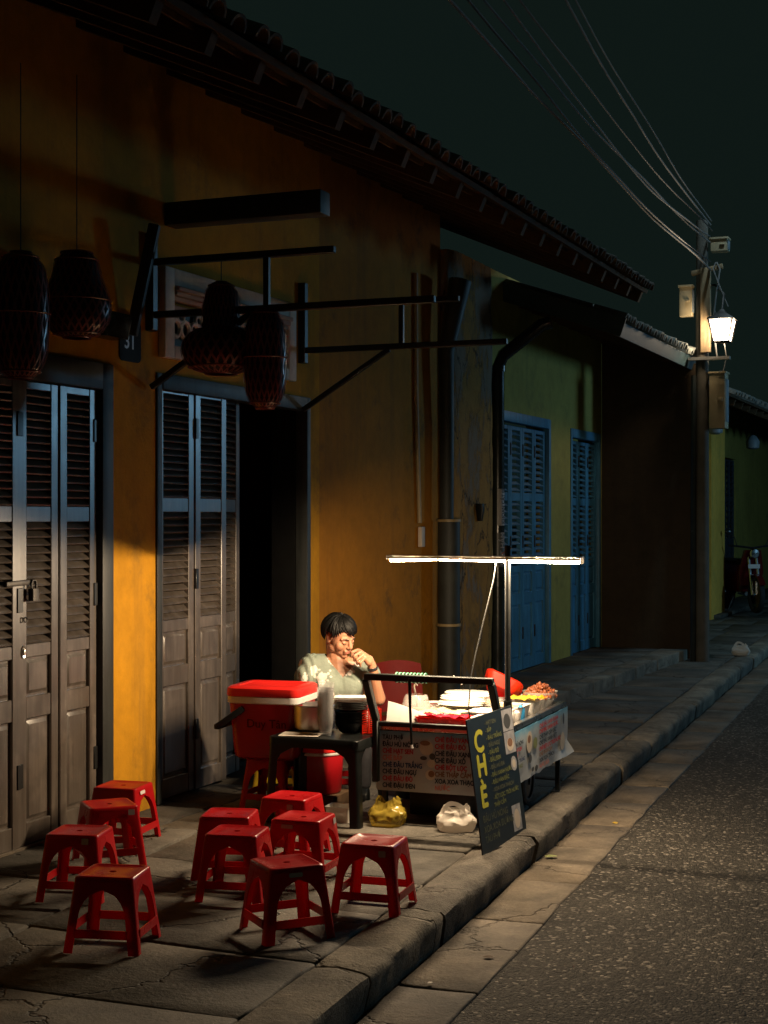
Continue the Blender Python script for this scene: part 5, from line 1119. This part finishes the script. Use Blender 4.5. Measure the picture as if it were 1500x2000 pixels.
# ================================================================ motorbike by the far shutters
MK = thing('motorbike', 'dark red motorbike parked by the far blue shutters', 'motorbike', (-3.78, 23.6, .065), R(30))
def wheel(y, r=.27):
    w = MB().lathe([(r - .05, -.035), (r - .01, -.035), (r, -.015), (r, .015), (r - .01, .035), (r - .05, .035), (r - .05, -.035)], 24); w.v = [(q[2], q[0] + y, q[1] + r) for q in w.v]; wo = w.build('wheel', 'rubber', MK)
    w = MB().lathe([(r - .05, -.02), (.03, -.03), (.03, .03), (r - .05, .02)], 18); w.v = [(q[2], q[0] + y, q[1] + r) for q in w.v]; w.build('rim', 'chrome', wo)
wheel(-.60); wheel(.60)
b = MB()
for y, z, hx, hz, r in ((-.20, .52, .10, .06, .03),): pass
b.loft([(.30, .12, .30, .06, 0, .10), (.45, .14, .38, .07, 0, .14), (.60, .13, .42, .07, 0, .20), (.70, .10, .40, .06, 0, .24)], 4); b.build('body_shell', 'bike_red', MK)
b = MB(); b.loft([(.40, .16, .03, .02, 0, -.34), (.60, .19, .035, .02, 0, -.37), (.82, .15, .04, .02, 0, -.42), (.93, .12, .06, .03, 0, -.44)], 4); b.build('leg_shield', 'bike_red', MK)
b = MB().loft([(.70, .10, .34, .05, 0, .26), (.76, .12, .38, .05, 0, .27), (.79, .10, .34, .05, 0, .28)], 4); b.build('seat', 'bike_dark', MK)
b = MB(); b.lathe([(.001, -.02), (.06, -.015), (.075, .0), (.078, .04)], 16); b.v = [(q[0], -.50 - (.04 - q[2]), q[1] + .88) for q in b.v]; b.build('headlight', 'chrome', MK)
b = MB(); b.tube([(-.34, -.36, 1.0), (-.15, -.43, .98), (0, -.46, .96), (.15, -.43, .98), (.34, -.36, 1.0)], .016, 7); b.build('handlebar', 'bike_dark', MK)
for s in (-1, 1):
    m_ = MB().tube([(s * .22, -.40, .99), (s * .27, -.42, 1.12), (s * .33, -.42, 1.17)], .007, 5).build('mirror_arm', 'bike_dark', MK)
    MB().ball((s * .36, -.42, 1.20), (.06, .018, .042), None, 12, 8).build('mirror', 'bike_dark', MK); MB().tube([(s * .06, -.60, .27), (s * .06, -.44, .86)], .022, 7).build('fork', 'chrome', MK)
b = MB().lathe([(.29, -.05), (.31, -.04), (.315, 0), (.31, .04), (.29, .05)], 20, (0, 0, 0), R(20), R(150)); b.v = [(q[2], q[0] - .60, q[1] + .27) for q in b.v]; b.build('front_mudguard', 'bike_red', MK)
MB().box((-.09, -.515, .66), (.09, -.51, .72)).build('badge', 'white_plastic', MK)
MB().tube([(.12, .1, .25), (.14, .5, .27), (.14, .85, .33)], [.03, .045, .04], 8).build('exhaust', 'chrome', MK); MB().tube([(-.05, .1, .3), (-.2, .05, 0)], .012, 6).build('kick_stand', 'iron', MK)
# ================================================================ litter in the gutter
def leaf(x, y, z, s, a, label, mat='leaf'):
    mb = MB(); n = 5; vs = []
    for i in range(n + 1):
        f = i / n; w = .32 * math.sin(PI * f) ** .8
        vs += [(f - .5, -w, .06 * math.sin(PI * f)), (f - .5, 0, .12 * math.sin(PI * f)), (f - .5, w, .07 * math.sin(PI * f * 1.1))]
    mb.add([tuple(c * s for c in v) for v in vs], [(i * 3 + j, i * 3 + j + 1, i * 3 + j + 4, i * 3 + j + 3) for i in range(n) for j in (0, 1)])
    o = mb.build('fallen_leaf', mat, None, (x, y, z), (0, 0, a)); tag(o, label, 'leaf', 'leaves fallen in the gutter')
leaf(-2.02, 7.05, -.116, .07, .7, 'small yellow-green leaf against the kerb in the gutter', 'print_green')
leaf(-1.93, 7.95, -.116, .05, 2.1, 'tiny pale leaf in the gutter farther along the kerb', 'yellow_plastic')
leaf(-1.77, 5.35, -.114, .045, .2, 'curled dark leaf on the gutter slab near the asphalt edge', 'rafter')
leaf(-1.86, 4.98, -.114, .025, 1.2, 'pale scrap on the gutter slab at the bottom', 'paper')
flush_text()
